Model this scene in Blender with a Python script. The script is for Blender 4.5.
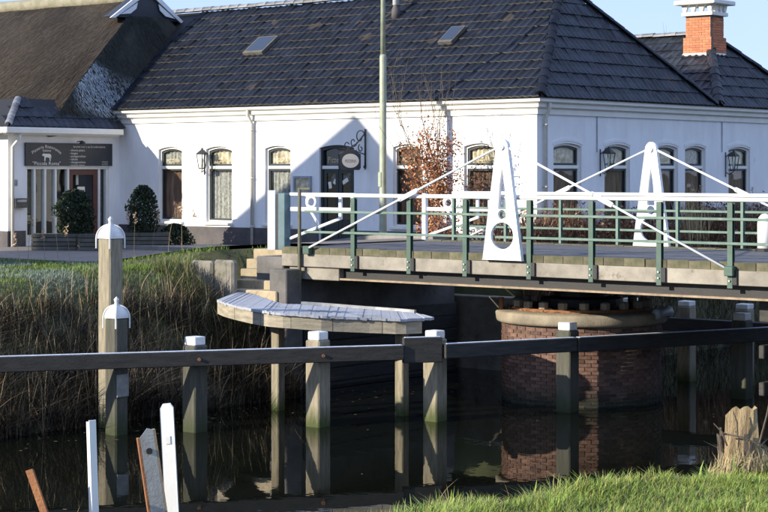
import bpy, bmesh, math, random
from math import radians, sin, cos, pi, sqrt, atan2, exp
from mathutils import Vector, Matrix
random.seed(7)
sc = bpy.context.scene
for o in list(bpy.data.objects): bpy.data.objects.remove(o)
C = sc.collection
# ------------------------------------------------------------------ camera
F, HZ, CAMZ = 1865.0, 171.0, 4.2          # focal length in photo pixels, horizon row, eye height over the water
cd = bpy.data.cameras.new('camera'); cam = bpy.data.objects.new('camera', cd); C.objects.link(cam)
cam.location = (0, 0, CAMZ); cam.rotation_euler = (pi/2, 0, 0)
cd.sensor_width = 36; cd.lens = 36*F/768; cd.shift_y = -(256-HZ)/768; cd.clip_end = 3000; cd.clip_start = .1
sc.camera = cam
# ------------------------------------------------------------------ directions: a = along the bridge (to the right), b = along the canal (away)
TH = radians(-39.7); ca, sa = cos(TH), sin(TH)
def W(a, b, z=0): return Vector((ca*a - sa*b, sa*a + ca*b, z))
def AB(X, Y): return (ca*X + sa*Y, -sa*X + ca*Y)
SUN_EL = radians(20); SUN_OFF = radians(25)
Sab = (-sin(SUN_OFF), -cos(SUN_OFF)); Sw = W(*Sab)
SUN = Vector((Sw.x*cos(SUN_EL), Sw.y*cos(SUN_EL), sin(SUN_EL)))
w = bpy.data.worlds.new('World'); sc.world = w; w.use_nodes = True
nt = w.node_tree; bg = nt.nodes['Background']
sky = nt.nodes.new('ShaderNodeTexSky'); sky.sky_type = 'NISHITA'; sky.sun_disc = False
sky.sun_elevation = SUN_EL; sky.sun_rotation = atan2(Sw.x, Sw.y); sky.air_density = 1.0; sky.dust_density = .0; sky.ozone_density = 3.0
add = nt.nodes.new('ShaderNodeMix'); add.data_type = 'RGBA'; add.inputs[0].default_value = .6; add.inputs[7].default_value = (8.6, 11.4, 19.0, 1)   # flat blue mixed into the sky colour to brighten shaded surfaces
nt.links.new(sky.outputs[0], add.inputs[6]); nt.links.new(add.outputs[2], bg.inputs[0]); bg.inputs[1].default_value = .05
ld = bpy.data.lights.new('sun', 'SUN'); ld.energy = 4.2; ld.angle = radians(.53); ld.color = (1, .91, .76)
so = bpy.data.objects.new('sun', ld); C.objects.link(so); so.rotation_euler = SUN.to_track_quat('Z', 'Y').to_euler(); so.location = (-30, -15, 30)
sc.view_settings.view_transform = 'Standard'; sc.view_settings.look = 'None'; sc.view_settings.exposure = .88; sc.view_settings.gamma = 1
# ------------------------------------------------------------------ pixel helpers (a pixel is a direction; the plane it touches gives the distance)
def pix(px, py, z):
    Y = (CAMZ-z)*F/(py-HZ); return AB((px-384)/F*Y, Y)
def on_b(px, b):
    da, db = AB((px-384)/F, 1); t = b/db; return t*da
def on_a(px, a):
    da, db = AB((px-384)/F, 1); t = a/da; return t*db
def zat(py, a, b): return CAMZ-(py-HZ)*W(a, b).y/F
# ------------------------------------------------------------------ mesh builder
ORI = {}
def tag(o, label=None, cat=None, group=None, kind=None):
    if label: o['label'] = label
    if cat: o['category'] = cat
    if group: o['group'] = group
    if kind: o['kind'] = kind
    return o
def thing(name, label, cat, a, b, z=0, group=None):
    o = bpy.data.objects.new(name, None); C.objects.link(o); o.empty_display_size = .2
    o.location = W(a, b, z); o.rotation_euler = (0, 0, TH); ORI[o.name] = (a, b, z)
    return tag(o, label, cat, group)
class MB:
    def __init__(s): s.v = []; s.f = []; s.m = []; s.c = None
    def face(s, pts, mi=0):
        n = len(s.v); s.v += [tuple(p) for p in pts]; s.f.append(list(range(n, n+len(pts)))); s.m.append(mi)
    def box(s, x0, x1, y0, y1, z0, z1, mi=0):
        if x0 > x1: x0, x1 = x1, x0
        if y0 > y1: y0, y1 = y1, y0
        if z0 > z1: z0, z1 = z1, z0
        n = len(s.v)
        s.v += [(x0,y0,z0),(x1,y0,z0),(x1,y1,z0),(x0,y1,z0),(x0,y0,z1),(x1,y0,z1),(x1,y1,z1),(x0,y1,z1)]
        for q in ((0,3,2,1),(4,5,6,7),(0,1,5,4),(1,2,6,5),(2,3,7,6),(3,0,4,7)): s.f.append([n+i for i in q]); s.m.append(mi)
        return s
    def hexa(s, p, mi=0):      # 8 points: bottom 4 then top 4
        n = len(s.v); s.v += [tuple(q) for q in p]
        for q in ((0,3,2,1),(4,5,6,7),(0,1,5,4),(1,2,6,5),(2,3,7,6),(3,0,4,7)): s.f.append([n+i for i in q]); s.m.append(mi)
        return s
    def prism(s, poly, d, mi=0):   # poly of 3D points, extruded by vector d
        n = len(s.v); k = len(poly); d = Vector(d)
        s.v += [tuple(p) for p in poly] + [tuple(Vector(p)+d) for p in poly]
        s.f.append(list(range(n, n+k))[::-1]); s.m.append(mi); s.f.append(list(range(n+k, n+2*k))); s.m.append(mi)
        for i in range(k):
            j = (i+1) % k; s.f.append([n+i, n+j, n+k+j, n+k+i]); s.m.append(mi)
        return s
    def tube(s, pts, r, k=8, mi=0, cap=True):
        pts = [Vector(p) for p in pts]; n0 = len(s.v); N = len(pts)
        rr = r if isinstance(r, (list, tuple)) else [r]*N
        up = None
        for i, p in enumerate(pts):
            d = (pts[min(i+1, N-1)]-pts[max(i-1, 0)])
            if d.length < 1e-9: d = Vector((0,0,1))
            d.normalize()
            if up is None: up = Vector((0,0,1)) if abs(d.z) < .9 else Vector((1,0,0))
            x = up - d*up.dot(d)
            if x.length < 1e-4: x = Vector((1,0,0)) - d*d.x
            x.normalize(); up = x; y = d.cross(x)
            for j in range(k):
                t = 2*pi*j/k; s.v.append(tuple(p + (x*cos(t)+y*sin(t))*rr[i]))
        for i in range(N-1):
            for j in range(k):
                q = (j+1) % k; s.f.append([n0+i*k+j, n0+i*k+q, n0+(i+1)*k+q, n0+(i+1)*k+j]); s.m.append(mi)
        if cap:
            s.f.append([n0+j for j in range(k)][::-1]); s.m.append(mi)
            s.f.append([n0+(N-1)*k+j for j in range(k)]); s.m.append(mi)
        return s
    def lathe(s, prof, c, k=24, mi=0, cap=True, ph=0):
        n0 = len(s.v); N = len(prof)
        for r, z in prof:
            for j in range(k):
                t = 2*pi*j/k+ph; s.v.append((c[0]+r*cos(t), c[1]+r*sin(t), c[2]+z))
        for i in range(N-1):
            for j in range(k):
                q = (j+1) % k; s.f.append([n0+i*k+j, n0+i*k+q, n0+(i+1)*k+q, n0+(i+1)*k+j]); s.m.append(mi)
        if cap:
            s.f.append([n0+j for j in range(k)][::-1]); s.m.append(mi)
            s.f.append([n0+(N-1)*k+j for j in range(k)]); s.m.append(mi)
        return s
    def mesh(s, name, mats, o=(0,0,0), smooth=False):
        me = bpy.data.meshes.new(name)
        me.from_pydata([(x-o[0], y-o[1], z-o[2]) for x, y, z in s.v], [], s.f)
        for m in (mats if isinstance(mats, (list, tuple)) else [mats]): me.materials.append(m)
        me.polygons.foreach_set('material_index', s.m)
        if smooth: me.polygons.foreach_set('use_smooth', [True]*len(s.f))
        if s.c:
            at = me.color_attributes.new('Col', 'FLOAT_COLOR', 'POINT')
            at.data.foreach_set('color', [x for c in s.c for x in (c[0], c[1], c[2], 1)])
        me.update(); return me
    def build(s, name, mats, parent=None, at=None, smooth=False, bev=0, bseg=1):
        if parent is not None: o0 = ORI[parent.name]
        else: o0 = at or (0,0,0)
        ob = bpy.data.objects.new(name, s.mesh(name, mats, o0, smooth)); C.objects.link(ob)
        ORI[ob.name] = o0
        if parent is not None: ob.parent = parent
        else: ob.location = W(*o0); ob.rotation_euler = (0, 0, TH)
        if bev:
            md = ob.modifiers.new('bevel', 'BEVEL'); md.width = bev; md.segments = bseg; md.limit_method = 'ANGLE'; md.angle_limit = radians(40)
        return ob
def inst(name, me, parent, p, rz=0, rot=None, scale=None):
    o0 = ORI[parent.name]; ob = bpy.data.objects.new(name, me); C.objects.link(ob); ob.parent = parent
    ob.location = (p[0]-o0[0], p[1]-o0[1], p[2]-o0[2])
    if rot is not None: ob.rotation_mode = 'QUATERNION'; ob.rotation_quaternion = rot
    else: ob.rotation_euler = (0, 0, rz)
    if scale: ob.scale = scale
    ORI[ob.name] = p; return ob
def bx(name, mat, parent, x0, x1, y0, y1, z0, z1, bev=0, at=None):
    return MB().box(x0, x1, y0, y1, z0, z1).build(name, mat, parent, at, bev=bev)
def plate(loops, mapf, th, mb=None, mi=0):
    """flat plate with holes: loops of 2D points, mapf(u,v,d) -> 3D"""
    bm = bmesh.new(); ed = []
    for L in loops:
        vs = [bm.verts.new((u, v, 0)) for u, v in L]
        for i in range(len(vs)): ed.append(bm.edges.new((vs[i], vs[(i+1) % len(vs)])))
    bmesh.ops.triangle_fill(bm, use_beauty=True, edges=ed, normal=(0,0,1))
    bm.verts.index_update(); mb = mb or MB(); n0 = len(mb.v); n = len(bm.verts)
    co = [v.co.copy() for v in bm.verts]
    mb.v += [tuple(mapf(c.x, c.y, 0)) for c in co] + [tuple(mapf(c.x, c.y, th)) for c in co]
    for f in bm.faces:
        i = [v.index for v in f.verts]; mb.f.append([n0+k for k in i]); mb.m.append(mi); mb.f.append([n0+n+k for k in i[::-1]]); mb.m.append(mi)
    for e in bm.edges:
        if len(e.link_faces) == 1:
            i, j = e.verts[0].index, e.verts[1].index; mb.f.append([n0+i, n0+j, n0+n+j, n0+n+i]); mb.m.append(mi)
    bm.free(); return mb
def ell(cx, cy, rx, ry, n=20): return [(cx+rx*cos(2*pi*i/n), cy+ry*sin(2*pi*i/n)) for i in range(n)]
_txt = {}
def text_verts(s, size):
    cu = bpy.data.curves.new('t', 'FONT'); cu.body = s; cu.size = size; cu.align_x = 'CENTER'; cu.resolution_u = 2
    ob = bpy.data.objects.new('t', cu); C.objects.link(ob); bpy.context.view_layer.update()
    me = bpy.data.meshes.new_from_object(ob.evaluated_get(bpy.context.evaluated_depsgraph_get()))
    v = [(q.co.x, q.co.y) for q in me.vertices]; f = [list(p.vertices) for p in me.polygons]
    bpy.data.objects.remove(ob); bpy.data.meshes.remove(me); return v, f
def add_text(mb, s, size, mapf, mi=0, sx=1):
    v, f = text_verts(s, size); n = len(mb.v)
    mb.v += [tuple(mapf(x*sx, y)) for x, y in v]; mb.f += [[n+i for i in q] for q in f]; mb.m += [mi]*len(f)
# ------------------------------------------------------------------ materials
def nodes(name):
    m = bpy.data.materials.new(name); m.use_nodes = True; t = m.node_tree; return m, t, t.nodes['Principled BSDF']
def M(name, c1, c2=None, rough=.7, scale=3, bump=0, bscale=40, metal=0, spec=.5, stretch=(1,1,1), rnd=0, c3=None, s3=1.0, t3=.6, col=False, lo=.35, hi=.65, cell=0, wet=None):
    m, t, p = nodes(name); N = t.nodes; L = t.links
    tc = N.new('ShaderNodeTexCoord'); mp = N.new('ShaderNodeMapping'); mp.inputs['Scale'].default_value = stretch
    L.new(tc.outputs['Object'], mp.inputs[0]); src = mp.outputs[0]
    def noise(sca, det=5, ro=.6):
        n = N.new('ShaderNodeTexNoise'); n.inputs['Scale'].default_value = sca; n.inputs['Detail'].default_value = det; n.inputs['Roughness'].default_value = ro
        L.new(src, n.inputs['Vector']); return n.outputs[0]
    def ramp(i, a, b):
        r = N.new('ShaderNodeMapRange'); r.inputs[1].default_value = a; r.inputs[2].default_value = b; L.new(i, r.inputs[0]); return r.outputs[0]
    def mix(f, x, y):
        k = N.new('ShaderNodeMix'); k.data_type = 'RGBA'
        if f is None: k.inputs[0].default_value = 1
        elif isinstance(f, float): k.inputs[0].default_value = f
        else: L.new(f, k.inputs[0])
        for i, q in ((6, x), (7, y)):
            if isinstance(q, tuple): k.inputs[i].default_value = q + (1,)
            else: L.new(q, k.inputs[i])
        return k.outputs[2]
    if col:
        at = N.new('ShaderNodeVertexColor'); at.layer_name = 'Col'; out = at.outputs[0]
    else:
        out = mix(ramp(noise(scale), lo, hi), c1, c2 or c1)
        if c3: out = mix(ramp(noise(s3, 6, .7), t3, t3+.12), out, c3)
    if cell:
        vo = N.new('ShaderNodeTexVoronoi'); vo.inputs['Scale'].default_value = cell; L.new(tc.outputs['Object'], vo.inputs['Vector'])
        sp = N.new('ShaderNodeSeparateColor'); L.new(vo.outputs['Color'], sp.inputs[0]); hv = N.new('ShaderNodeHueSaturation'); L.new(out, hv.inputs['Color'])
        rr = N.new('ShaderNodeMapRange'); rr.inputs[3].default_value = .45; rr.inputs[4].default_value = 1.7; L.new(sp.outputs[0], rr.inputs[0]); L.new(rr.outputs[0], hv.inputs['Value'])
        out = mix(ramp(sp.outputs[1], .965, .975), hv.outputs[0], (.055,.042,.032))
    if wet:
        ge = N.new('ShaderNodeNewGeometry'); sx = N.new('ShaderNodeSeparateXYZ'); L.new(ge.outputs['Position'], sx.inputs[0])
        ad = N.new('ShaderNodeMath'); ad.operation = 'MULTIPLY_ADD'; ad.inputs[1].default_value = -.35; L.new(noise(4, 4), ad.inputs[0]); L.new(sx.outputs[2], ad.inputs[2])
        rw_ = N.new('ShaderNodeMapRange'); rw_.inputs[1].default_value = .22; rw_.inputs[2].default_value = -.12; L.new(ad.outputs[0], rw_.inputs[0]); out = mix(rw_.outputs[0], out, wet)
    if rnd:
        oi = N.new('ShaderNodeObjectInfo'); h = N.new('ShaderNodeHueSaturation'); L.new(out, h.inputs['Color'])
        L.new(ramp(oi.outputs['Random'], 0, 1), h.inputs['Value'])
        h.inputs['Value'].default_value = 1
        r = h.inputs['Value'].links[0].from_node; r.inputs[3].default_value = 1-rnd; r.inputs[4].default_value = 1+rnd; out = h.outputs[0]
    L.new(out, p.inputs['Base Color'])
    p.inputs['Roughness'].default_value = rough; p.inputs['Metallic'].default_value = metal; p.inputs['Specular IOR Level'].default_value = spec
    if bump:
        b = N.new('ShaderNodeBump'); b.inputs['Strength'].default_value = bump; b.inputs['Distance'].default_value = .02
        L.new(noise(bscale, 4, .65), b.inputs['Height']); L.new(b.outputs[0], p.inputs['Normal'])
    return m
m_wall = M('white_masonry_paint', (.84,.83,.81), (.75,.74,.72), .75, 1.6, .3, 14, stretch=(1.4,1.4,.5), c3=(.6,.59,.54), s3=2.2, t3=.64)
m_trim = M('cream_trim_paint', (.78,.76,.7), (.7,.68,.6), .5, 2, .05, 30)
m_white = M('white_enamel', (.82,.82,.8), (.74,.74,.72), .4, 4, .05, 40, c3=(.5,.43,.34), s3=6, t3=.67)
m_plinth = M('tarred_plinth', (.055,.05,.055), (.1,.085,.08), .7, 3, .2, 20)
m_tile = M('black_pantile', (.005,.008,.014), (.01,.012,.02), .6, 5, .12, 60, spec=.2, rnd=.3, cell=3.4, c3=(.07,.058,.04), s3=1.1, t3=.68)
m_lip = M('lichened_tile_edge', (.13,.118,.1), (.045,.043,.04), .85, 9, .3, 60, rnd=.3)
m_tile2 = M('dull_black_pantile', (.016,.02,.028), (.03,.034,.042), .55, 5, .12, 60, spec=.3, rnd=.3, cell=3.4, c3=(.09,.085,.06), s3=1.3, t3=.62)
m_ridge = M('grey_ridge_tile', (.25,.25,.25), (.11,.11,.115), .45, 4, .2, 40, rnd=.3)
m_under = M('underlay_and_dark_room', (.012,.012,.013))  # near black, for roof underlay and the darkness behind glass
m_thatch = M('weathered_thatch', (.026,.019,.013), (.046,.034,.023), .95, 2.2, .9, 26, stretch=(3,3,.7), c3=(.08,.062,.042), s3=.8, t3=.6)
m_thatch_frost = M('frosted_mossy_thatch', (.022,.021,.017), (.04,.038,.028), .95, 3, .9, 20, c3=(.1,.11,.1), s3=1.5, t3=.7)
m_moss_ridge = M('mossy_thatch_ridge', (.3,.27,.2), (.2,.19,.12), .95, 5, .8, 20)
m_straw = M('thatch_straw', None or (1,1,1), rough=.95, col=True)
m_black = M('black_iron', (.02,.02,.022), (.03,.03,.032), .45, 10, .1, 50)
m_dark = M('dark_green_paint', (.012,.02,.02), (.02,.028,.028), .4, 6)
m_brownframe = M('red_brown_joinery', (.12,.042,.03), (.085,.032,.024), .5, 5, .1, 30)
m_board = M('black_sign_board', (.018,.022,.03), (.024,.028,.036), .5, 4)
m_letter = M('cream_lettering', (.75,.72,.62), rough=.6)
m_gold = M('faded_gold_lettering', (.55,.45,.25), rough=.6)
m_curtain = M('brown_curtain', (.26,.15,.1), (.12,.07,.05), .9, 3, stretch=(5,5,.5))
m_blind = M('cream_lace_blind', (.78,.68,.5), (.42,.32,.22), .9, 7, lo=.4, hi=.6)
m_lace = M('white_lace_curtain', (.46,.44,.4), (.24,.22,.2), .9, 14, stretch=(1.6,1.6,1), lo=.4, hi=.6)
m_green = M('green_bridge_paint', (.05,.105,.076), (.034,.074,.054), .5, 6, .1, 60, c3=(.1,.14,.1), s3=5, t3=.66)
m_pale = M('chalky_green_paint', (.14,.21,.17), (.09,.15,.12), .6, 6, .1, 60, c3=(.2,.23,.19), s3=5, t3=.62)
m_bluegreen = M('blue_green_gate_panel', (.1,.17,.19), (.07,.12,.14), .5, 4)
m_deck = M('bridge_asphalt', (.07,.07,.075), (.1,.1,.105), .75, 6, .3, 60)
m_kerb = M('mossy_kerb_timber', (.15,.13,.085), (.08,.08,.04), .9, 5, .5, 40, rnd=.25, c3=(.06,.07,.03), s3=6, t3=.58)
m_conc = M('weathered_concrete', (.33,.3,.245), (.21,.19,.155), .85, 2.5, .3, 50, rnd=.14, c3=(.13,.11,.08), s3=4, t3=.58)
m_oldconc = M('old_grey_concrete', (.24,.22,.18), (.15,.14,.11), .9, 3, .4, 30, c3=(.09,.1,.05), s3=3, t3=.55)
m_stone = M('mossy_sandstone', (.42,.34,.22), (.28,.23,.15), .9, 3, .5, 30, rnd=.15, c3=(.14,.16,.05), s3=4, t3=.58)
m_abut = M('dark_abutment_concrete', (.16,.15,.14), (.09,.085,.08), .85, 1.6, .4, 20, c3=(.05,.06,.03), s3=1.4, t3=.56)
m_girder = M('rusty_tarred_steel', (.01,.01,.011), (.018,.016,.015), .6, 4, .2, 40, c3=(.04,.025,.017), s3=4, t3=.68)
m_flange = M('rust_stained_flange', (.35,.26,.17), (.2,.15,.1), .7, 5, .2, 30)
m_darkwood = M('dark_post_timber', (.1,.095,.07), (.06,.058,.045), .8, 5, .5, 26, stretch=(4,4,.5), c3=(.06,.075,.04), s3=2.2, t3=.55, wet=(.035,.045,.015))  # darker post timber with an algae band at the waterline
m_wood = M('weathered_post_oak', (.34,.3,.21), (.2,.17,.12), .88, 5, .6, 26, stretch=(4,4,.5), c3=(.15,.16,.08), s3=2.2, t3=.6, wet=(.06,.075,.02))
m_wood_fresh = M('pale_plank_oak', (.4,.35,.26), (.25,.22,.16), .85, 4, .5, 30, stretch=(.6,.6,4), rnd=.15, c3=(.2,.18,.1), s3=3, t3=.64)
m_tarwood = M('wet_dark_timber', (.022,.021,.019), (.045,.042,.036), .7, 5, .5, 26, stretch=(.7,.7,4), rnd=.2)
m_frost = M('frost_on_timber', (.62,.68,.78), (.42,.46,.52), .8, 9, .4, 60)
m_cap = M('white_post_cap', (.78,.78,.75), (.62,.61,.56), .5, 6, .1, 40)
m_plank = M('frosted_platform_plank', (.16,.14,.11), (.24,.22,.19), .85, 6, .4, 40, rnd=.06, c3=(.36,.375,.41), s3=.7, t3=.34)
m_brick = M('red_brick', (.2,.098,.066), (.11,.06,.045), .9, 7, .6, 60, rnd=.45, c3=(.3,.24,.18), s3=2.2, t3=.56, wet=(.03,.032,.02))
m_brick_o = M('orange_chimney_brick', (.62,.22,.1), (.5,.17,.08), .85, 9, .3, 60, rnd=.2)
m_mortar = M('lime_mortar', (.24,.2,.16), (.14,.12,.1), .95, 8, .4, 60)
m_capstone = M('sandstone_cap', (.33,.28,.2), (.2,.17,.125), .85, 2.5, .4, 30, c3=(.17,.15,.1), s3=3, t3=.6)
m_rustp = M('rusty_steel', (.2,.08,.035), (.3,.13,.05), .8, 12, .5, 60)
m_lamp = M('lamp_post_paint', (.34,.37,.27), (.25,.28,.2), .5, 5, .1, 40)
m_lead = M('grey_lead', (.35,.37,.4), (.25,.27,.3), .5, 5, .1, 30)
m_zinc = M('cream_downpipe', (.6,.58,.5), (.5,.48,.42), .5, 5)
m_bark = M('grey_bark', (.14,.11,.08), (.08,.065,.05), .9, 8, .5, 40)
m_leafb = M('dry_beech_leaf', (1,1,1), rough=.7, col=True, spec=.3)
m_grass = M('grass_blades', (1,1,1), rough=.6, col=True, spec=.3)
m_reed = M('dry_reed', (1,1,1), rough=.85, col=True, spec=.2)
m_stump = M('pale_split_stump', (.46,.35,.2), (.24,.17,.09), .9, 5, .9, 30, stretch=(5,5,.7), c3=(.09,.06,.035), s3=2.4, t3=.57)
m_ground = M('bank_soil_and_grass', (.05,.055,.02), (.075,.08,.028), .95, 1.2, .6, 8, c3=(.07,.055,.035), s3=.7, t3=.58)
m_road = M('brick_road', (.2,.17,.15), (.15,.13,.115), .85, 2.5, .3, 30)
m_pave = M('grey_paving', (.26,.24,.22), (.2,.185,.17), .85, 3, .3, 30)
m_red = M('red_plastic', (.5,.03,.03), rough=.4)
m_galv = M('galvanised_steel', (.42,.42,.4), (.3,.29,.27), .5, 8, .2, 60, metal=.4, c3=(.25,.12,.05), s3=9, t3=.64)
m_stain = M('grey_weathered_slat', (.12,.11,.09), (.075,.07,.06), .85, 5, .4, 30, rnd=.2)
def m_glass_():
    m, t, p = nodes('window_glass'); N = t.nodes; L = t.links; out = N['Material Output']
    g = N.new('ShaderNodeBsdfGlossy'); g.inputs['Roughness'].default_value = .01; g.inputs['Color'].default_value = (.95,.97,1,1)
    tr = N.new('ShaderNodeBsdfTransparent'); tr.inputs[0].default_value = (.95,.97,.96,1)
    fr = N.new('ShaderNodeLayerWeight'); fr.inputs[0].default_value = .5; pw = N.new('ShaderNodeMath'); pw.operation = 'POWER'; pw.inputs[1].default_value = 5; L.new(fr.outputs['Facing'], pw.inputs[0])
    ma = N.new('ShaderNodeMath'); ma.operation = 'MULTIPLY_ADD'; ma.inputs[1].default_value = .9; ma.inputs[2].default_value = .03; L.new(pw.outputs[0], ma.inputs[0])
    tc = N.new('ShaderNodeTexCoord'); no = N.new('ShaderNodeTexNoise'); no.inputs['Scale'].default_value = 1.7; no.inputs['Detail'].default_value = 1; L.new(tc.outputs['Object'], no.inputs[0])
    bu = N.new('ShaderNodeBump'); bu.inputs['Strength'].default_value = .12; bu.inputs['Distance'].default_value = .05; L.new(no.outputs[0], bu.inputs['Height']); L.new(bu.outputs[0], g.inputs['Normal'])
    mx = N.new('ShaderNodeMixShader'); L.new(ma.outputs[0], mx.inputs[0]); L.new(tr.outputs[0], mx.inputs[1]); L.new(g.outputs[0], mx.inputs[2]); L.new(mx.outputs[0], out.inputs[0])
    return m
m_glass = m_glass_()
def m_water_():
    m, t, p = nodes('still_dark_water'); N = t.nodes; L = t.links
    p.inputs['Base Color'].default_value = (.005,.006,.004,1); p.inputs['Roughness'].default_value = .015; p.inputs['IOR'].default_value = 1.33
    tc = N.new('ShaderNodeTexCoord'); mp = N.new('ShaderNodeMapping'); mp.inputs['Scale'].default_value = (1, 1, 1); L.new(tc.outputs['Object'], mp.inputs[0])
    n1 = N.new('ShaderNodeTexNoise'); n1.inputs['Scale'].default_value = 1.4; n1.inputs['Detail'].default_value = 3; n1.inputs['Roughness'].default_value = .5; L.new(mp.outputs[0], n1.inputs[0])
    b = N.new('ShaderNodeBump'); b.inputs['Strength'].default_value = .08; b.inputs['Distance'].default_value = .03; L.new(n1.outputs[0], b.inputs['Height']); L.new(b.outputs[0], p.inputs['Normal'])
    return m
m_water = m_water_()
rnd = random.uniform
def sm(x, a, b):
    t = min(1, max(0, (x-a)/(b-a))); return t*t*(3-2*t)
from mathutils import noise as mn
def nz(x, y, s=1.0): return mn.noise(Vector((x*s, y*s, 3.7)))
# ------------------------------------------------------------------ key dimensions
GZ = 2.23                                     # street level by the restaurant
cX = (537-384)/F*42.15; A0, B0 = AB(cX, 42.15)   # street corner of the restaurant
ZE = zat(98, A0, B0)                          # eaves
DZ = CAMZ-1.46                                # bridge deck
NB = AB(2.09, 32.8)[1]; FB = NB+4.65          # near and far edge of the bridge
PCa, PCb = on_b(503, NB-.135), (NB+FB)/2      # centre of the pivot pier
BL = on_b(283, NB)                            # left end of the bridge
NBK = 2.5                                     # near bank level
AF = A0-13.9                                  # end wall of the farmhouse
# ------------------------------------------------------------------ ground, water, road
def gz(a, b):
    n = nz(a, b, .35)*.12 + nz(a, b, 1.3)*.05
    e = -5.78 + .2*(min(max(b,0),16)-7.2) + nz(b, 3, .5)*.1
    if a > -12: return (NBK+n*.6)*(1-sm(-a, -e-.15, -e+2.2)) + -1.3*sm(-a, -e-.15, -e+2.2)
    wl = -23.4 + nz(b, 9, .4)*.25; top = wl-2.9
    k = sm(b, 31.6, 33.0); wl = wl*(1-k)+(-22.3)*k; top = top*(1-k)+(-23.6)*k
    z = -1.3 + sm(-a, -wl-1.2, -wl)*1.3
    land = GZ + .48*sm(a, -31, -25.6)*sm(b, 25.9, 26.5)*(1-sm(b, 32.2, 33.6))
    if a < wl: z = sm(-a, -wl, -top)**.8*land + (n if a > top-2 and a < wl-.3 else n*.2)
    if a < top-1: z = land + n*.15
    if 24.4 < b < 26 and a < -24.9: z = max(z, 2.08-1.2*max(0, a+25.75)-.6*max(0, 25.3-b))
    if BL-.6 > a > BL-1.55 and 25.4 < b < 27.7: z = min(z, DZ-.35-.19*max(0, (27.75-b)/.36))           # the stair pit
    if b > 26.0 and b < 32.2 and a > BL-.5: z = -1.3
    if 26.3 < b < 32.0 and a <= BL-.5 and a > -70 and not (b < 27.9 and a > BL-1.55): z = land-.06
    return z
def axis(lo, hi, f0, f1, fine, coarse):
    r = []; x = f0
    while x < f1: r.append(x); x += fine
    st = coarse; x = f0
    L = []
    while x > lo: x -= st; st *= 1.5; L.append(max(x, lo))
    st = coarse; x = f1; R = [f1]
    while x < hi: x += st; st *= 1.5; R.append(min(x, hi))
    return L[::-1]+r+R
aa = axis(-700, 700, -42, -3, .3, .6); bb = axis(-700, 900, -4, 60, .35, .7)
g = MB()
for i, a in enumerate(aa):
    for j, b in enumerate(bb): g.v.append((a, b, gz(a, b)))
nb_ = len(bb)
for i in range(len(aa)-1):
    for j in range(nb_-1):
        g.f.append([i*nb_+j, (i+1)*nb_+j, (i+1)*nb_+j+1, i*nb_+j+1]); g.m.append(0)
import bisect
GV = [v[2] for v in g.v]
def gsurf(a, b):      # height of the ground mesh itself
    i = min(max(bisect.bisect(aa, a)-1, 0), len(aa)-2); j = min(max(bisect.bisect(bb, b)-1, 0), nb_-2)
    u = (a-aa[i])/(aa[i+1]-aa[i]); v = (b-bb[j])/(bb[j+1]-bb[j])
    return (GV[i*nb_+j]*(1-u)+GV[(i+1)*nb_+j]*u)*(1-v)+(GV[i*nb_+j+1]*(1-u)+GV[(i+1)*nb_+j+1]*u)*v
tag(g.build('ground', m_ground, None, (0,0,0), smooth=True), kind='structure')
wt = MB(); wt.face([(-24.9,-700,0), (-5.0,-700,0), (-5.0,900,0), (-24.9,900,0)])
tag(wt.build('canal_water', m_water, None, (0,0,0)), kind='structure')
r = MB(); xs = [BL-.42-.5*i for i in range(90)]; ys = [26.75+i*.5 for i in range(11)]
def rz(a, b): return GZ + .48*sm(a, -31, -25.6) + .015
for i in range(len(xs)-1):
    for j in range(len(ys)-1):
        x0, x1, y0, y1 = xs[i+1], xs[i], ys[j], ys[j+1]
        if y0 < 27.8 and x1 > BL-1.6: continue
        r.face([(x0,y0,rz(x0,y0)), (x1,y0,rz(x1,y0)), (x1,y1,rz(x1,y1)), (x0,y1,rz(x0,y1))])
tag(r.build('road', m_road, None, (0,0,0)), kind='structure')
p = MB()
for i in range(len(xs)-1):
    x0, x1 = xs[i+1], xs[i]
    if x1 < AF+.3: continue
    p.hexa([(x0,31.8,GZ-.2),(x1,31.8,GZ-.2),(x1,B0-.02,GZ-.2),(x0,B0-.02,GZ-.2),(x0,31.8,rz(x0,0)+.1),(x1,31.8,rz(x1,0)+.1),(x1,B0-.02,GZ+.06),(x0,B0-.02,GZ+.06)])
tag(p.build('pavement', m_pave, None, (0,0,0)), kind='structure')

# ------------------------------------------------------------------ walls and windows
def wall_with_openings(mb, mp, u0, u1, z0, z1, ops, depth=.2, mi=0):
    """ops: (ua, ub, za, zb, rise); mp(u, d, z)"""
    cur = u0
    for (a, b, za, zb, rise) in sorted(ops):
        mb.face([mp(cur,0,z0), mp(a,0,z0), mp(a,0,z1), mp(cur,0,z1)], mi)
        if za > z0: mb.face([mp(a,0,z0), mp(b,0,z0), mp(b,0,za), mp(a,0,za)], mi)
        top = arch_pts(a, b, zb, rise)
        mb.face([mp(u,0,z) for u, z in top]+[mp(b,0,z1), mp(a,0,z1)], mi)
        out = [(a, za)]+top+[(b, za)]
        for i in range(len(out)):
            q, s = out[i], out[(i+1) % len(out)]
            mb.face([mp(q[0],0,q[1]), mp(s[0],0,s[1]), mp(s[0],depth,s[1]), mp(q[0],depth,q[1])], mi)
        cur = b
    mb.face([mp(cur,0,z0), mp(u1,0,z0), mp(u1,0,z1), mp(cur,0,z1)], mi)
def arch_pts(a, b, z, rise, n=8):
    return [(a+(b-a)*i/n, z+rise*(1-(2*i/n-1)**2)) for i in range(n+1)]
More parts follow.
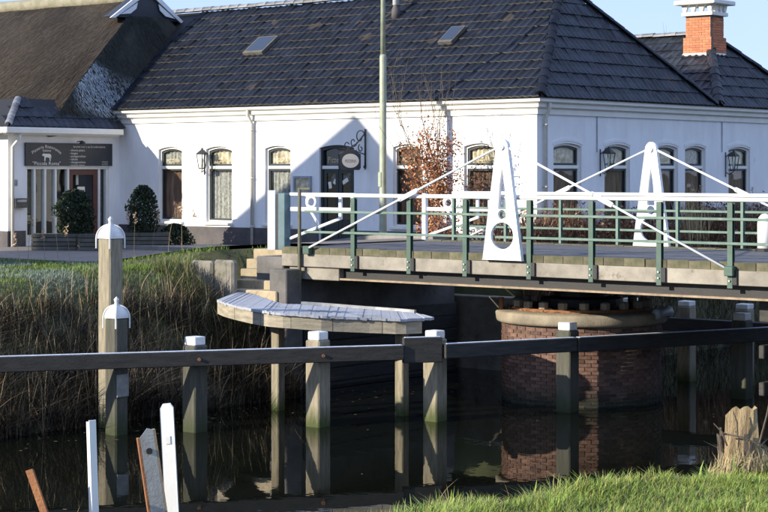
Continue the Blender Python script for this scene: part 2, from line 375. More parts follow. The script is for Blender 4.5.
def ring(mb, mp, a, b, z0, z1, rise, wd, d0, d1, mi=0):
    o = [(a, z0)]+arch_pts(a, b, z1, rise)+[(b, z0)]
    q = [(a+wd, z0+wd)]+arch_pts(a+wd, b-wd, z1-wd, rise)+[(b-wd, z0+wd)]
    n = len(o)
    for i in range(n):
        j = (i+1) % n
        mb.face([mp(o[i][0],d0,o[i][1]), mp(o[j][0],d0,o[j][1]), mp(q[j][0],d0,q[j][1]), mp(q[i][0],d0,q[i][1])], mi)
        mb.face([mp(q[i][0],d0,q[i][1]), mp(q[j][0],d0,q[j][1]), mp(q[j][0],d1,q[j][1]), mp(q[i][0],d1,q[i][1])], mi)
        mb.face([mp(o[i][0],d0,o[i][1]), mp(o[i][0],d1,o[i][1]), mp(o[j][0],d1,o[j][1]), mp(o[j][0],d0,o[j][1])], mi)
def mbox(mb, mp, a, b, d0, d1, z0, z1, mi=0):
    mb.hexa([mp(a,d0,z0), mp(b,d0,z0), mp(b,d1,z0), mp(a,d1,z0), mp(a,d0,z1), mp(b,d0,z1), mp(b,d1,z1), mp(a,d1,z1)], mi)
def curtain(mp, a, b, z0, z1, d, n=22, amp=.025):
    m = MB(); pts = [(a+(b-a)*i/n, d+amp*sin(i*1.9+a*3)) for i in range(n+1)]
    for i in range(n): m.face([mp(pts[i][0],pts[i][1],z0), mp(pts[i+1][0],pts[i+1][1],z0), mp(pts[i+1][0],pts[i+1][1],z1), mp(pts[i][0],pts[i][1],z1)])
    return m
def window(parent, mp, a, b, z0, z1, rise, zt, lower, upper, letters=None, plants=False):
    f = MB(); ring(f, mp, a, b, z0, z1, rise, .05, .07, .16)
    w_ = f.build('window', m_trim, parent)
    t = MB(); mbox(t, mp, a+.05, b-.05, .05, .15, zt-.04, zt+.04); t.build('transom', m_trim, w_, bev=.006)
    s = MB(); ring(s, mp, a+.052, b-.052, zt+.042, z1-.05, rise, .05, .1, .15); s.build('upper_sash', m_dark, w_)
    s = MB(); ring(s, mp, a+.052, b-.052, z0+.052, zt-.042, 0, .045, .1, .15); s.build('lower_sash', m_dark, w_)
    p1 = MB(); p1.prism([mp(u,.125,z) for u, z in [(a+.11, zt+.08)]+arch_pts(a+.11, b-.11, z1-.1, rise)+[(b-.11, zt+.08)]], Vector(mp(0,.006,0))-Vector(mp(0,0,0))); p1.build('upper_pane', m_glass, w_)
    p2 = MB(); mbox(p2, mp, a+.11, b-.11, .125, .131, z0+.11, zt-.08); p2.build('lower_pane', m_glass, w_)
    si = MB(); si.hexa([mp(a-.06,-.07,z0-.07), mp(b+.06,-.07,z0-.07), mp(b+.06,.1,z0-.07), mp(a-.06,.1,z0-.07), mp(a-.06,-.07,z0-.015), mp(b+.06,-.07,z0-.015), mp(b+.06,.1,z0+.012), mp(a-.06,.1,z0+.012)]); si.build('sill', m_trim, w_, bev=.006)
    curtain(mp, a-.05, b+.05, z0-.05, zt, .2).build('curtain', lower, w_)
    curtain(mp, a-.05, b+.05, zt, z1+rise+.05, .18).build('blind', upper, w_)
    if letters:
        t = MB(); cu = (a+b)/2; sz = .13
        add_text(t, letters, sz, lambda x, y: mp(cu+x, .119, zt+.14+y), sx=min(1, (b-a-.3)/(len(letters)*sz*.62)))
        t.build('pane_lettering', m_gold, w_)
    # brick arch hood over the opening
    h = MB(); o = arch_pts(a-.04, b+.04, z1+.03, rise+.02); q = arch_pts(a-.04, b+.04, z1+.1, rise+.02)
    for i in range(len(o)-1):
        h.hexa([mp(o[i][0],-.014,o[i][1]), mp(o[i+1][0],-.014,o[i+1][1]), mp(o[i+1][0],.02,o[i+1][1]), mp(o[i][0],.02,o[i][1]), mp(q[i][0],-.014,q[i][1]), mp(q[i+1][0],-.014,q[i+1][1]), mp(q[i+1][0],.02,q[i+1][1]), mp(q[i][0],.02,q[i][1])])
    h.build('arch_hood', m_wall, w_)
    return w_
mpF = lambda u, d, z: (u, B0+d, z)
mpR = lambda u, d, z: (A0-d, u, z)
RB = thing('restaurant', 'long white single-storey restaurant with black tiled hipped roof beside the canal', 'building', A0-7, B0+4, GZ)
LW = 14.3; DW = 13.2
zs0 = GZ+.62; zt0 = GZ+2.5                    # sills, window heads
zs0 = zat(221, on_b(170, B0), B0); ztr = zat(167.5, on_b(170, B0), B0); zt0 = zat(149.5, on_b(170, B0), B0)
fw = [(158.5,182), (206,232), (265,290.5), (393,420.5), (464,495)]
fo = [(on_b(p, B0), on_b(q, B0)) for p, q in fw]
dr = (on_b(319.5, B0), on_b(354, B0))
rw = [(553.5,581.5), (604.5,630), (655,678), (685,705.5), (728.5,750)]
ro = [(on_a(p, A0), on_a(q, A0)) for p, q in rw]
ops = [(u, v, zs0, zt0, .07) for u, v in fo]+[(dr[0], dr[1], GZ+.1, zt0, .07)]
m = MB(); wall_with_openings(m, mpF, A0-LW, A0, GZ-.3, ZE-.1, ops); m.build('front_wall', m_wall, RB)
m = MB(); wall_with_openings(m, mpR, B0, B0+DW, GZ-.6, ZE-.1, [(u, v, zs0, zt0, .07) for u, v in ro]); m.build('side_wall', m_wall, RB)
m = MB(); m.face([(A0-LW,B0+.45,GZ),(A0-.45,B0+.45,GZ),(A0-.45,B0+.45,ZE-.1),(A0-LW,B0+.45,ZE-.1)]); m.face([(A0-.45,B0+.45,GZ),(A0-.45,B0+DW,GZ),(A0-.45,B0+DW,ZE-.1),(A0-.45,B0+.45,ZE-.1)]); m.build('dark_backing', m_under, RB)  # black sheets behind the windows in place of unlit rooms
m = MB(); m.box(A0-LW, A0-DW*0, B0+DW-.02, B0+DW, GZ-.3, ZE-.1); m.box(A0-LW-.02, A0-LW, B0, B0+DW, GZ-.3, ZE-.1); m.build('back_wall', m_wall, RB)
# plinth, in stretches that stop at the door
def plinth(a0, a1): bx('plinth', m_plinth, RB, a0, a1, B0-.035, B0+.05, GZ-.3, zs0-.12, bev=.01)
plinth(A0-LW, dr[0]-.02); plinth(dr[1]+.02, A0+.032)
bx('plinth', m_plinth, RB, A0-.05, A0+.035, B0+.052, B0+DW, GZ-.6, zs0-.12, bev=.01)
low = [m_curtain, m_lace, m_lace, m_curtain, m_curtain]; up = [m_lace, m_blind, m_blind, m_curtain, m_blind]
for i, (u, v) in enumerate(fo): window(RB, mpF, u, v, zs0, zt0, .07, ztr, low[i], up[i], 'PIZZERIA')
for i, (u, v) in enumerate(ro): window(RB, mpR, u, v, zs0, zt0, .07, ztr, m_curtain, m_blind if i != 3 else m_lace, 'ITALIANA' if i in (0, 2) else None)
# front door
f = MB(); ring(f, mpF, dr[0], dr[1], GZ+.1, zt0, .07, .07, .06, .16); dd = f.build('door', m_dark, RB); dd['label'] = 'dark double door with upper light'
dm = (dr[0]+dr[1])/2
t = MB(); mbox(t, mpF, dr[0]+.05, dr[1]-.05, .045, .15, ztr-.04, ztr+.04); t.build('transom', m_trim, dd)
for x0, x1 in ((dr[0]+.075, dm-.008), (dm+.008, dr[1]-.075)):
    s = MB(); ring(s, mpF, x0, x1, GZ+.14, ztr-.045, 0, .1, .08, .13); mbox(s, mpF, x0+.1, x1-.1, .085, .125, GZ+.25, GZ+.75); s.build('door_leaf', m_dark, dd)
    s = MB(); mbox(s, mpF, x0+.09, x1-.09, .1, .106, GZ+.76, ztr-.14); s.build('pane', m_glass, dd)
s = MB(); s.prism([mpF(u,.125,z) for u, z in [(dr[0]+.08, ztr+.06)]+arch_pts(dr[0]+.08, dr[1]-.08, zt0-.08, .07)+[(dr[1]-.08, ztr+.06)]], (0,.006,0)); s.build('upper_pane', m_glass, dd)
s = MB(); add_text(s, 'Pizzeria', .2, lambda x, y: mpF(dm-.12+x, .119, ztr+.12+y), sx=.9); s.build('pane_lettering', m_gold, dd)
for (u, z, ww, hh, ro_) in ((-.3, 1.62, .1, .17, .2), (-.12, 1.7, .12, .13, -.5), (.2, 1.72, .2, .1, .5)):
    cu = dm+u; cz = GZ+z
    s = MB(); s.face([(cu+ww*x*cos(ro_)-hh*y*sin(ro_), B0+.096, cz+ww*x*sin(ro_)+hh*y*cos(ro_)) for x, y in ((-.5,-.5),(.5,-.5),(.5,.5),(-.5,.5))]); s.build('paper_notice', m_letter, dd)
s = MB(); s.box(dr[0]-.1, dr[1]+.1, B0-.35, B0+.1, GZ, GZ+.1); s.build('doorstep', m_pave, dd, bev=.01)
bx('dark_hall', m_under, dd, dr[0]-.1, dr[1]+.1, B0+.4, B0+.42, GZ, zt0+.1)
# cornice and gutter: front and side runs
def cornice(front):
    mb = MB()
    prof = [(0, -.36), (.05, -.36), (.05, -.24), (.14, -.2), (.14, -.12), (.25, -.08), (.25, .02), (.02, .02)]
    if front:
        P0 = [(A0-LW+.35, B0-d, ZE+h) for d, h in prof]; P1 = [(A0+d, B0-d, ZE+h) for d, h in prof]
    else:
        P0 = [(A0+d, B0-d, ZE+h) for d, h in prof]; P1 = [(A0+d, B0+DW+d, ZE+h) for d, h in prof]
    n = len(prof)
    for i in range(n-1): mb.face([P0[i], P1[i], P1[i+1], P0[i+1]])
    mb.face(P0); mb.face(P1[::-1]); return mb
cornice(True).build('cornice', m_trim, RB); cornice(False).build('cornice', m_trim, RB)
def downpipe(mp, u, zt, zb, parent):
    m = MB(); m.tube([mp(u,-.2,zt), mp(u,-.2,zt-.12), mp(u+.03,-.07,zt-.34), mp(u+.03,-.07,zb)], .042, 10)
    for z in (zt-.5, (zt+zb)/2, zb+.5): m.tube([mp(u+.03,-.07,z-.02), mp(u+.03,-.07,z+.02)], .055, 10)
    m.build('downpipe', m_zinc, parent, smooth=True)
downpipe(mpF, on_b(253, B0), ZE-.1, GZ+.05, RB); downpipe(mpR, on_a(542.5, A0), ZE-.1, GZ-.3, RB)
for px in (596.5, 721.5):
    u = on_a(px, A0); m = MB(); m.tube([mpR(u,-.02,ZE-.36), mpR(u,-.02,zat(152, A0, u))], .014, 6); m.build('cable_conduit', m_lead, RB)
# roofs --------------------------------------------------------------------
HB = 7.65; RBv = B0+HB/2; ZR = 8.83; AP = A0-1.95
rise = ZR-ZE
def pantile():
    m = MB(); n = 6; w_, L_, prof = .224, .43, []
    for i in range(n+1):
        u = i/n; prof.append((u*w_-w_/2, .01*cos(u*2*pi*1.0+.6)))
    for i in range(n):
        (x0, h0), (x1, h1) = prof[i], prof[i+1]
        m.face([(x0,-.02,h0+.03),(x1,-.02,h1+.03),(x1,L_,h1),(x0,L_,h0)], 0)
        m.face([(x0,-.02,h0-.005),(x1,-.02,h1-.005),(x1,-.02,h1+.03),(x0,-.02,h0+.03)], 1)
    return m
PT = pantile()
def tiles_on(part, origin, udir, sdir, ulo, uhi, smax, mats, budget, inside, ew=.208, es=.385):
    """lay pantiles: u along the eave, s up the slope; nearest rows one by one, the rest joined"""
    me = PT.mesh('tile', mats); nrm = udir.cross(sdir); rot = Matrix((udir, sdir, nrm)).transposed().to_quaternion()
    R = Matrix((udir, sdir, nrm)).transposed(); spots = []
    j = 0
    while j*es < smax:
        i = 0
        while ulo+i*ew < uhi:
            u = ulo+(i+.5)*ew; s = j*es
            if inside(u, s+.15): spots.append(origin+udir*u+sdir*s)
            i += 1
        j += 1
    spots.sort(key=lambda p: W(p.x, p.y, p.z).length)
    for p in spots[:budget]:
        q = rot @ (Matrix.Rotation(rnd(-.02,.02), 3, 'Z').to_quaternion() @ Matrix.Rotation(rnd(-.035,.035), 3, 'X').to_quaternion())
        inst('tile', me, part, p, rot=q)
    st = MB()
    for p in spots[budget:]:
        n = len(st.v); jx = Matrix.Rotation(rnd(-.02,.02), 3, 'Z') @ Matrix.Rotation(rnd(-.035,.035), 3, 'X')
        st.v += [tuple(p + R @ (jx @ Vector(v))) for v in PT.v]
        st.f += [[n+k for k in f] for f in PT.f]; st.m += PT.m
    if st.v: tag(st.build('tile_field', mats, part), kind='stuff')
roofF = MB()
RE = .3   # overhang
e0 = Vector((A0-LW-2, B0-RE, ZE+.03)); sl = Vector((0, HB/2+RE, rise)).normalized(); slen = Vector((0, HB/2+RE, rise)).length
roofF.face([(A0-LW-2,B0-RE,ZE), (A0+RE,B0-RE,ZE), (AP,RBv,ZR), (A0-LW-2,RBv,ZR)])
roofF.face([(A0+RE,B0-RE,ZE), (A0+RE,B0+HB,ZE), (AP,RBv,ZR)]); roofF.face([(A0+RE,B0+HB,ZE), (A0-LW-2,B0+HB,ZE), (A0-LW-2,RBv,ZR), (AP,RBv,ZR)])
RF = roofF.build('roof', m_under, RB)
def hipx(s): return (A0+RE) + (AP-A0-RE)*s/slen
tiles_on(RF, Vector((0, B0-RE, ZE+.035)), Vector((1,0,0)), sl, A0-LW-.2, A0+RE+.1, slen-.1, [m_tile, m_lip], 170, lambda u, s: u < hipx(s) and u > A0-LW-1)
# side hip
sl2v = Vector((AP-A0-RE, 0, rise)); sl2 = sl2v.normalized(); L2 = sl2v.length; wd0 = HB+RE
tiles_on(RF, Vector((A0+RE, 0, ZE+.035)), Vector((0,1,0)), sl2, B0-RE, B0+HB, L2-.1, [m_tile2, m_tile2], 90, lambda u, s: B0-RE+(RBv-B0+RE)*s/L2 < u < B0+HB-(B0+HB-RBv)*s/L2)
# wing roof behind
WB0 = B0+HB; WBr = WB0+2.75; ZW = 7.92; WAP = A0-1.57
wf = MB(); wf.face([(A0-8,WB0,ZE), (A0+RE,WB0,ZE), (WAP,WBr,ZW), (A0-8,WBr,ZW)]); wf.face([(A0+RE,WB0,ZE), (A0+RE,WB0+5.6,ZE), (WAP,WBr,ZW)]); wf.face([(A0+RE,WB0+5.6,ZE),(A0-8,WB0+5.6,ZE),(A0-8,WBr,ZW),(WAP,WBr,ZW)])
WF = wf.build('wing_roof', m_under, RB)
v3 = Vector((0, 2.75, ZW-ZE)); L3 = v3.length
tiles_on(WF, Vector((0, WB0, ZE+.035)), Vector((1,0,0)), v3.normalized(), A0-6, A0+RE, L3-.05, [m_tile2, m_tile2], 20, lambda u, s: u < A0+RE+(WAP-A0-RE)*s/L3)
v4 = Vector((WAP-A0-RE, 0, ZW-ZE)); L4 = v4.length
tiles_on(WF, Vector((A0+RE, 0, ZE+.035)), Vector((0,1,0)), v4.normalized(), WB0, WB0+5.6, L4-.05, [m_tile2, m_tile2], 20, lambda u, s: WB0+(2.75)*s/L4 < u < WB0+5.6-2.85*s/L4)
# ridge tiles, one by one
def ridge_run(part, p0, p1, mat, r=.12, step=.36):
    p0, p1 = Vector(p0), Vector(p1); d = (p1-p0); n = max(1, int(d.length/step)); d.normalize()
    m = MB(); k = 7; L_ = step*1.04
    for i in range(k):
        t0, t1 = pi*i/k, pi*(i+1)/k
        f = lambda t, rr, y: (rr*cos(t), y, rr*sin(t)*.85)
        m.face([f(t0,r*1.12,0), f(t1,r*1.12,0), f(t1,r,L_), f(t0,r,L_)]); m.face([f(t0,r*.8,0), f(t1,r*.8,0), f(t1,r*1.12,0), f(t0,r*1.12,0)])
    me = m.mesh('ridge_tile', mat)
    x = d.cross(Vector((0,0,1))).normalized(); z = x.cross(d); rot = Matrix((x, d, z)).transposed().to_quaternion()
    for i in range(n): inst('ridge_tile', me, part, p0+d*(i*step)+Vector((0,0,rnd(-.008,.008))), rot=rot)
ridge_run(RF, (AP+.1,RBv,ZR+.04), (A0-LW-1.6,RBv,ZR+.04), m_ridge)
ridge_run(RF, (A0+RE,B0-RE,ZE+.06), (AP,RBv,ZR+.06), m_tile, .11)
ridge_run(RF, (A0+RE,B0+HB-.1,ZE+.06), (AP,RBv,ZR+.06), m_tile2, .1)
ridge_run(WF, (A0+RE,WB0+.05,ZE+.06), (WAP,WBr,ZW+.06), m_tile2, .13)
ridge_run(WF, (A0+RE,WB0+5.6,ZE+.06), (WAP,WBr,ZW+.06), m_tile2, .11)
ridge_run(WF, (WAP+.1,WBr,ZW+.04), (A0-7.5,WBr,ZW+.04), m_ridge, .11)
# skylights on the front slope
def on_slope(px, py):
    da, db = AB((px-384)/F, 1); dz = -(py-HZ)/F; k = rise/(HB/2+RE)
    # z = ZE + k*(b-(B0-RE))
    t = (ZE-k*(B0-RE)-CAMZ)/(dz-k*db); return t*da, t*db, CAMZ+t*dz
nF = Vector((1,0,0)).cross(sl)
for (pa, pb, pc) in (((244,57),(262,57.5),(271,41.5)), ((439,46.5),(452,47),(463.5,31.5))):
    P = Vector(on_slope(*pa)); Q = Vector(on_slope(*pb)); T = Vector(on_slope(*pc)); up_ = sl*((T-Q).dot(sl)); q = Vector((1,0,0))*((Q-P).x); h = nF*.12
    base = [P+nF*.02, P+q+nF*.02, P+q+up_+nF*.02, P+up_+nF*.02]
    fr = MB(); fr.hexa(base+[v+h for v in base]); sk = fr.build('skylight', m_stain, RF, bev=.01)
    ins = lambda x, y: P+q*x+up_*y+nF*.145
    gl = MB(); gl.hexa([P+q*x+up_*y+nF*.135 for x, y in ((.08,.12),(.92,.12),(.92,.94),(.08,.94))]+[ins(x, y) for x, y in ((.08,.12),(.92,.12),(.92,.94),(.08,.94))])
# glass pane is a glossy dark plate over the frame
    gl.build('pane', M('skylight_glass', (.02,.03,.05), rough=.08), RF)
# flue pipe
fl = Vector(on_slope(396, 18)); m = MB(); m.lathe([(.13,-.1),(.12,.2),(.07,.34),(.07,.36)], fl, 14); m.build('flue_base', m_plinth, RF, smooth=True)
m = MB(); m.lathe([(.09,.34),(.09,.95),(.13,.97),(.13,1.1),(.05,1.16)], fl, 14); m.build('flue_pipe', m_white, RF, smooth=True)
# chimney on the wing
cb = on_a(712, WAP+.55)
cx0, cx1, cy0, cy1 = WAP-.25, WAP+.52, cb-.02, cb+.68
zb = ZW-.72; zt = zat(15, cx1, cy0)
cc = MB(); cc.box(cx0+.002, cx1-.004, cy0+.004, cy1-.004, zb, zt); CHp = cc.build('chimney', m_mortar, RB)
m = MB(); m.hexa([(cx0-.22,cy0-.2,zb-.1),(cx1+.1,cy0-.2,zb-.1),(cx1+.1,cy1+.15,zb-.1),(cx0-.22,cy1+.15,zb-.1),(cx0-.05,cy0-.05,zb+.2),(cx1+.05,cy0-.05,zb+.2),(cx1+.05,cy1+.05,zb+.2),(cx0-.05,cy1+.05,zb+.2)]); m.build('flashing', m_trim, CHp, bev=.01)
bl, bh = .2, .068; mbk = MB(); mbk.box(-.098,.098,-.05,.05,-.029,.029); meb = mbk.mesh('brick', m_brick_o)
row = 0; z = zb+.235
while z < zt-.02:
    g_ = .05 if z < zb+.62 else 0
    for face in (0, 1):
        lo, hi = ((cx0-g_, cx1+g_) if face == 0 else (cy0-g_+.1, cy1+g_)); cur = lo; first = .1 if (row+face) % 2 else .2
        while cur < hi-.02:
            ln = min(first, hi-cur); c_ = cur+ln/2; cur += ln+.0; first = .2
            sx_ = (ln-.01)/.196
            if face == 0: inst('brick', meb, CHp, (c_, cy0-g_+.045+rnd(-.003,.003), z), scale=(sx_,1,1))
            else: inst('brick', meb, CHp, (cx1+g_-.045+rnd(-.003,.003), c_, z), rz=pi/2, scale=(sx_,1,1))
    z += bh; row += 1
bx('mortar_base', m_mortar, CHp, cx0-.046, cx1+.046, cy0-.046, cy1+.046, zb, zb+.62)
bx('collar', m_trim, CHp, cx0-.08, cx1+.1, cy0-.1, cy1+.08, zt, zt+.1, bev=.01)
bx('cap_slab', m_trim, CHp, cx0-.24, cx1+.24, cy0-.24, cy1+.24, zt+.3, zt+.42, bev=.02)
for i in range(4):
    for s in (0, 1):
        x = cx0+(cx1-cx0)*(i+.0)/3; y = cy0+(cy1-cy0)*i/3
        m = MB(); 
        if s == 0: m.prism([(x-.1,cy0-.06,zt+.3),(x-.03,cy0-.06,zt+.1),(x+.03,cy0-.06,zt+.1),(x+.1,cy0-.06,zt+.3)], (0,.08,0))
        else: m.prism([(cx1+.06,y-.1,zt+.3),(cx1+.06,y-.03,zt+.1),(cx1+.06,y+.03,zt+.1),(cx1+.06,y+.1,zt+.3)], (-.08,0,0))
        m.build('cap_bracket', m_trim, CHp)
# ------------------------------------------------------------------ thatched farmhouse on the left
FH = thing('thatched_farmhouse', 'old farmhouse with brown thatched roof and glazed shop entrance beside the white restaurant', 'building', AF-5, B0+1, GZ)
TB = 36.75; ZTR = 9.2; bL = on_a(8.5, AF)
hk = 1.5/3.6; ze = 5.45; tw = on_a(38, AF-.2); THL = 26
# roof body with thick rounded eaves
nx, ny = 60, 16
def front_surface(a, t):   # t 0 eave .. 1 ridge
    b = tw+(TB-tw)*t; z = ze+(ZTR-ze)*t + .12*sin(pi*t) + nz(a, b, .7)*.05
    d = (AF+.15-(ze+(ZTR-ze)*t-ze)*hk)-a; return (a, b, z-.16*exp(-(d/.35)**2))
def hipa(z): return AF+.15-(z-ze)*hk
th = MB(); grid = []
for i in range(nx+1):
    rowp = []
    for j in range(ny+1):
        t = j/ny; z = ze+(ZTR-ze)*t; a = hipa(z)-(THL)*(i/nx)**1.6
        q = front_surface(a, t)
        rowp.append(q)
    grid.append(rowp)
for i in range(nx):
    for j in range(ny): th.face([grid[i+1][j], grid[i][j], grid[i][j+1], grid[i+1][j+1]])
for i in range(nx):   # eave thickness
    a, b = grid[i][0], grid[i+1][0]; th.face([(b[0],b[1]+.1,b[2]-.18), (a[0],a[1]+.1,a[2]-.18), a, b]); th.face([(b[0],b[1]+.8,b[2]-.1), (a[0],a[1]+.8,a[2]-.1), (a[0],a[1]+.1,a[2]-.18), (b[0],b[1]+.1,b[2]-.18)])
# far slope
for i in range(nx):
    a, b = grid[i][ny], grid[i+1][ny]; th.face([a, (a[0]+1.5*0+.0,2*TB-tw,ze), (b[0],2*TB-tw,ze), b])
TR = th.build('thatched_roof', m_thatch, FH, smooth=True)
# hip end with frosted moss
hp = MB(); zg = zat(14, hipa(8.7), TB); hg = []
for j in range(15):
    t = j/14; z = ze+.02+(zg+.15-ze)*t; wdt = (TB-tw)*(1-(z-ze)/(ZTR-ze))
    rowh = []; tt = (z-ze)/(ZTR-ze); fs = front_surface(hipa(z), tt)
    for i in range(25):
        u = i/24; y_ = TB-wdt+2*wdt*u; k = exp(-(u*2*wdt/.35)**2)
        rowh.append((hipa(z)+(.06*sin(pi*t)+nz(y_, z, 1.1)*.05)*(1-k)-.0*k, y_, z+(fs[2]-z)*k))
    hg.append(rowh)
for j in range(14):
    for i in range(24): hp.face([hg[j][i], hg[j][i+1], hg[j+1][i+1], hg[j+1][i]])
for i in range(24):
    a, b = hg[0][i], hg[0][i+1]; hp.face([(a[0]-.1,a[1],a[2]-.12), (b[0]-.1,b[1],b[2]-.12), b, a])
hp.build('hip_end', m_thatch_frost, TR, smooth=True)
# straw ends on the thatch
st = MB(); st.c = []
def straw(base, d, side, L_, wd, col):
    n = len(st.v); b = Vector(base); d = Vector(d); s = Vector(side)*wd
    st.v += [tuple(b-s), tuple(b+s), tuple(b+d*L_)]; st.c += [col]*3; st.f.append([n, n+1, n+2]); st.m.append(0)
nf = Vector((0, -(ZTR-ze), (TB-tw))).normalized(); sd = Vector((0, -(TB-tw), -(ZTR-ze))).normalized()
for k in range(26000):
    t = rnd(0, 1); a = hipa(ze+(ZTR-ze)*t)-abs(random.gauss(0, 5.5)); q = front_surface(a, t); v = rnd(.5, 1.4)*(1+nz(a, q[1], .8)*.8)
    straw(Vector(q)+nf*.0, (sd+nf*rnd(.02,.16)+Vector((rnd(-.2,.2),0,0))), (1,0,0), rnd(.12,.4), rnd(.006,.014), (.044*v,.033*v,.022*v))
nh = Vector((1, 0, hk)).normalized(); sh = Vector((hk, 0, -1)).normalized()
for k in range(9000):
    t = rnd(0, 1); z = ze+(zg-ze)*t; wdt = (TB-tw)*(1-(z-ze)/(ZTR-ze)); y_ = TB+rnd(-1, .35)*wdt
    fr_ = sm(nz(y_, z, .9)*.5+.75-sqrt(((y_-34.0+t*-1.2)/1.5)**2+((t-.3)/.3)**2)*.8, -.05, .3)
    v = rnd(.6, 1.4); c_ = [(.03*v)*(1-fr_)+.34*v*fr_, (.032*v)*(1-fr_)+.38*v*fr_, (.024*v)*(1-fr_)+.4*v*fr_]
    straw((hipa(z)+.06*sin(pi*t)+.0, y_, z), (sh+nh*rnd(.1,.4)+Vector((0,rnd(-.6,.6),0))), (0,1,0), rnd(.08,.2), .014, c_)
tag(st.build('thatch_straw', m_straw, TR), kind='stuff')
rd = MB(); rd.tube([(hipa(ZTR)+.1-i*.8, TB+nz(i,2)*.03, ZTR+.02+nz(i,5)*.05) for i in range(34)], .2, 9); rd.build('ridge_roll', m_moss_ridge, TR, smooth=True)
# gablet with white barge boards
gA = hipa(zg)+.06; gw = abs(on_a(168, gA)-on_a(97, gA))/2; gc = TB-.02; gh = .72
gb = MB(); gb.prism([(gA,gc-gw,zg-.15),(gA,gc+gw,zg-.15),(gA,gc,zg-.15+gh+.15)], (-.35,0,0)); GP = gb.build('gablet', m_board, FH)
for s in (-1, 1):
    m = MB(); m.prism([(gA+.03,gc+s*(gw+.1),zg-.2),(gA+.03,gc+s*(gw-.08),zg-.19),(gA+.03,gc,zg+gh-.12),(gA+.03,gc,zg+gh+.06)], (.05*1,0,0)); m.build('barge_board', m_white, GP)
    m = MB(); m.prism([(gA+.03,gc+s*(gw*.78),zg-.08),(gA+.03,gc+s*(gw*.3),zg+.3),(gA+.03,gc+s*(gw*.34),zg+.12),(gA+.03,gc+s*(gw*.5),zg-.03)][::s], (.03,0,0)); m.build('owl_board', m_white, GP)
# end wall facing the canal, with the shop entrance
mpE = lambda u, d, z: (AF-d, u, z)
zg0, zg1 = zat(244, AF, 33), zat(167, AF, 33)
zg1 = 4.31; gB0, gB1, gB2 = on_a(26, AF), on_a(100, AF), on_a(108.5, AF)
dB0 = on_a(69, AF)
m = MB(); wall_with_openings(m, mpE, bL, B0+.0, GZ-.3, 5.25, [(gB0, gB2, GZ+.08, zg1, 0)]); m.build('end_wall', m_wall, FH)
m = MB(); m.box(AF-THL, AF, bL-.02, bL, GZ-.3, 5.25); m.box(AF-THL, AF-.02, bL+7.9, bL+8, GZ-.3, 5.25); m.build('side_wall', m_wall, FH)
bx('plinth', m_plinth, FH, AF-.02, AF+.03, bL-.03, gB0-.02, GZ-.3, GZ+.42, bev=.008); bx('plinth', m_plinth, FH, AF-.02, AF+.03, gB2+.02, B0-.04, GZ-.3, GZ+.42, bev=.008)
bx('plinth', m_plinth, FH, AF-THL, AF+.026, bL-.05, bL-.021, GZ-.3, GZ+.42)
bx('dark_backing', m_under, FH, AF-.34, AF-.32, bL, B0, GZ, 5.2)  # black sheet added so the shop panes look into darkness
# glazing: mullions and panes
mul = [gB0+.03]+[on_a(p, AF) for p in (35.5, 46, 56.5)]+[dB0]
SW = MB(); mbox(SW, mpE, gB0, gB2, .03, .14, zg1-.06, zg1); SF = SW.build('shop_window', m_trim, FH)
SW = MB(); mbox(SW, mpE, gB0, dB0, .03, .14, GZ+.08, GZ+.3); SW.build('bottom_rail', m_trim, SF)
for u in mul+[on_a(100, AF)+.0, gB2-.03]: 
    m = MB(); mbox(m, mpE, u-.035, u+.035, .025, .145, GZ+.081, zg1-.061); m.build('mullion', m_trim, SF, bev=.006)
for i in range(4):
    m = MB(); mbox(m, mpE, mul[i]+.036, mul[i+1]-.036, .09, .096, GZ+.301, zg1-.062); m.build('pane', m_glass, SF)
m = MB(); mbox(m, mpE, on_a(100, AF)+.036, gB2-.066, .09, .096, GZ+.09, zg1-.062); m.build('pane', m_glass, SF)
curtain(mpE, on_a(100, AF), gB2, GZ+.1, zg1, .3).build('curtain', m_lace, SF)
D = MB(); ring(D, mpE, dB0+.036, on_a(100, AF)-.036, GZ+.09, zg1-.062, 0, .15, .06, .12); DD = D.build('door', m_brownframe, FH)
m = MB(); mbox(m, mpE, dB0+.18, on_a(100, AF)-.18, .085, .091, GZ+.24, zg1-.2); m.build('pane', m_glass, DD)
m = MB(); mbox(m, mpE, dB0+.36, dB0+.62, .078, .084, GZ+1.25, GZ+1.55); m.build('paper_notice', m_letter, DD)
m = MB(); mbox(m, mpE, dB0+.42, dB0+.5, .2, .22, GZ+1.6, GZ+2.0); m.build('hanging_tag', m_letter, DD)
m = MB(); m.tube([mpE(dB0+.11,.02,GZ+1.0), mpE(dB0+.11,-.03,GZ+1.0), mpE(dB0+.23,-.03,GZ+1.0)], .012, 8); m.build('door_handle', m_galv, DD)
# lean-to roof and gutter over the entrance
lt = MB(); zl = 5.33; lt.face([(AF+.4,bL-.35,zl), (AF+.4,B0-.26,zl), (AF-.5,B0-.26,zl+.78), (AF-.5,bL+.75,zl+.78)]); lt.face([(AF+.4,bL-.35,zl),(AF-.5,bL+.75,zl+.78),(AF-THL,bL+.75,zl+.5),(AF-THL,bL-.35,zl)])
LT = lt.build('lean_to_roof', m_under, FH)
vv = Vector((-.9, 0, .78)); LL = vv.length
tiles_on(LT, Vector((AF+.4,0,zl+.03)), Vector((0,1,0)), vv.normalized(), bL-.3, B0-.3, LL, [m_tile2, m_tile2], 60, lambda u, s: u > bL-.35+1.1*s/LL and (u < tw-.2 or s < LL*.72))
ridge_run(LT, (AF+.4,bL-.33,zl+.06), (AF-.5,bL+.75,zl+.84), m_ridge, .09)
m = MB(); m.box(AF+.3, AF+.48, bL-.45, B0-.27, zl-.16, zl+.0); m.box(AF+.002, AF+.299, bL-.2, B0-.27, zl-.2, zl-.1); m.build('gutter', m_trim, FH, bev=.02)
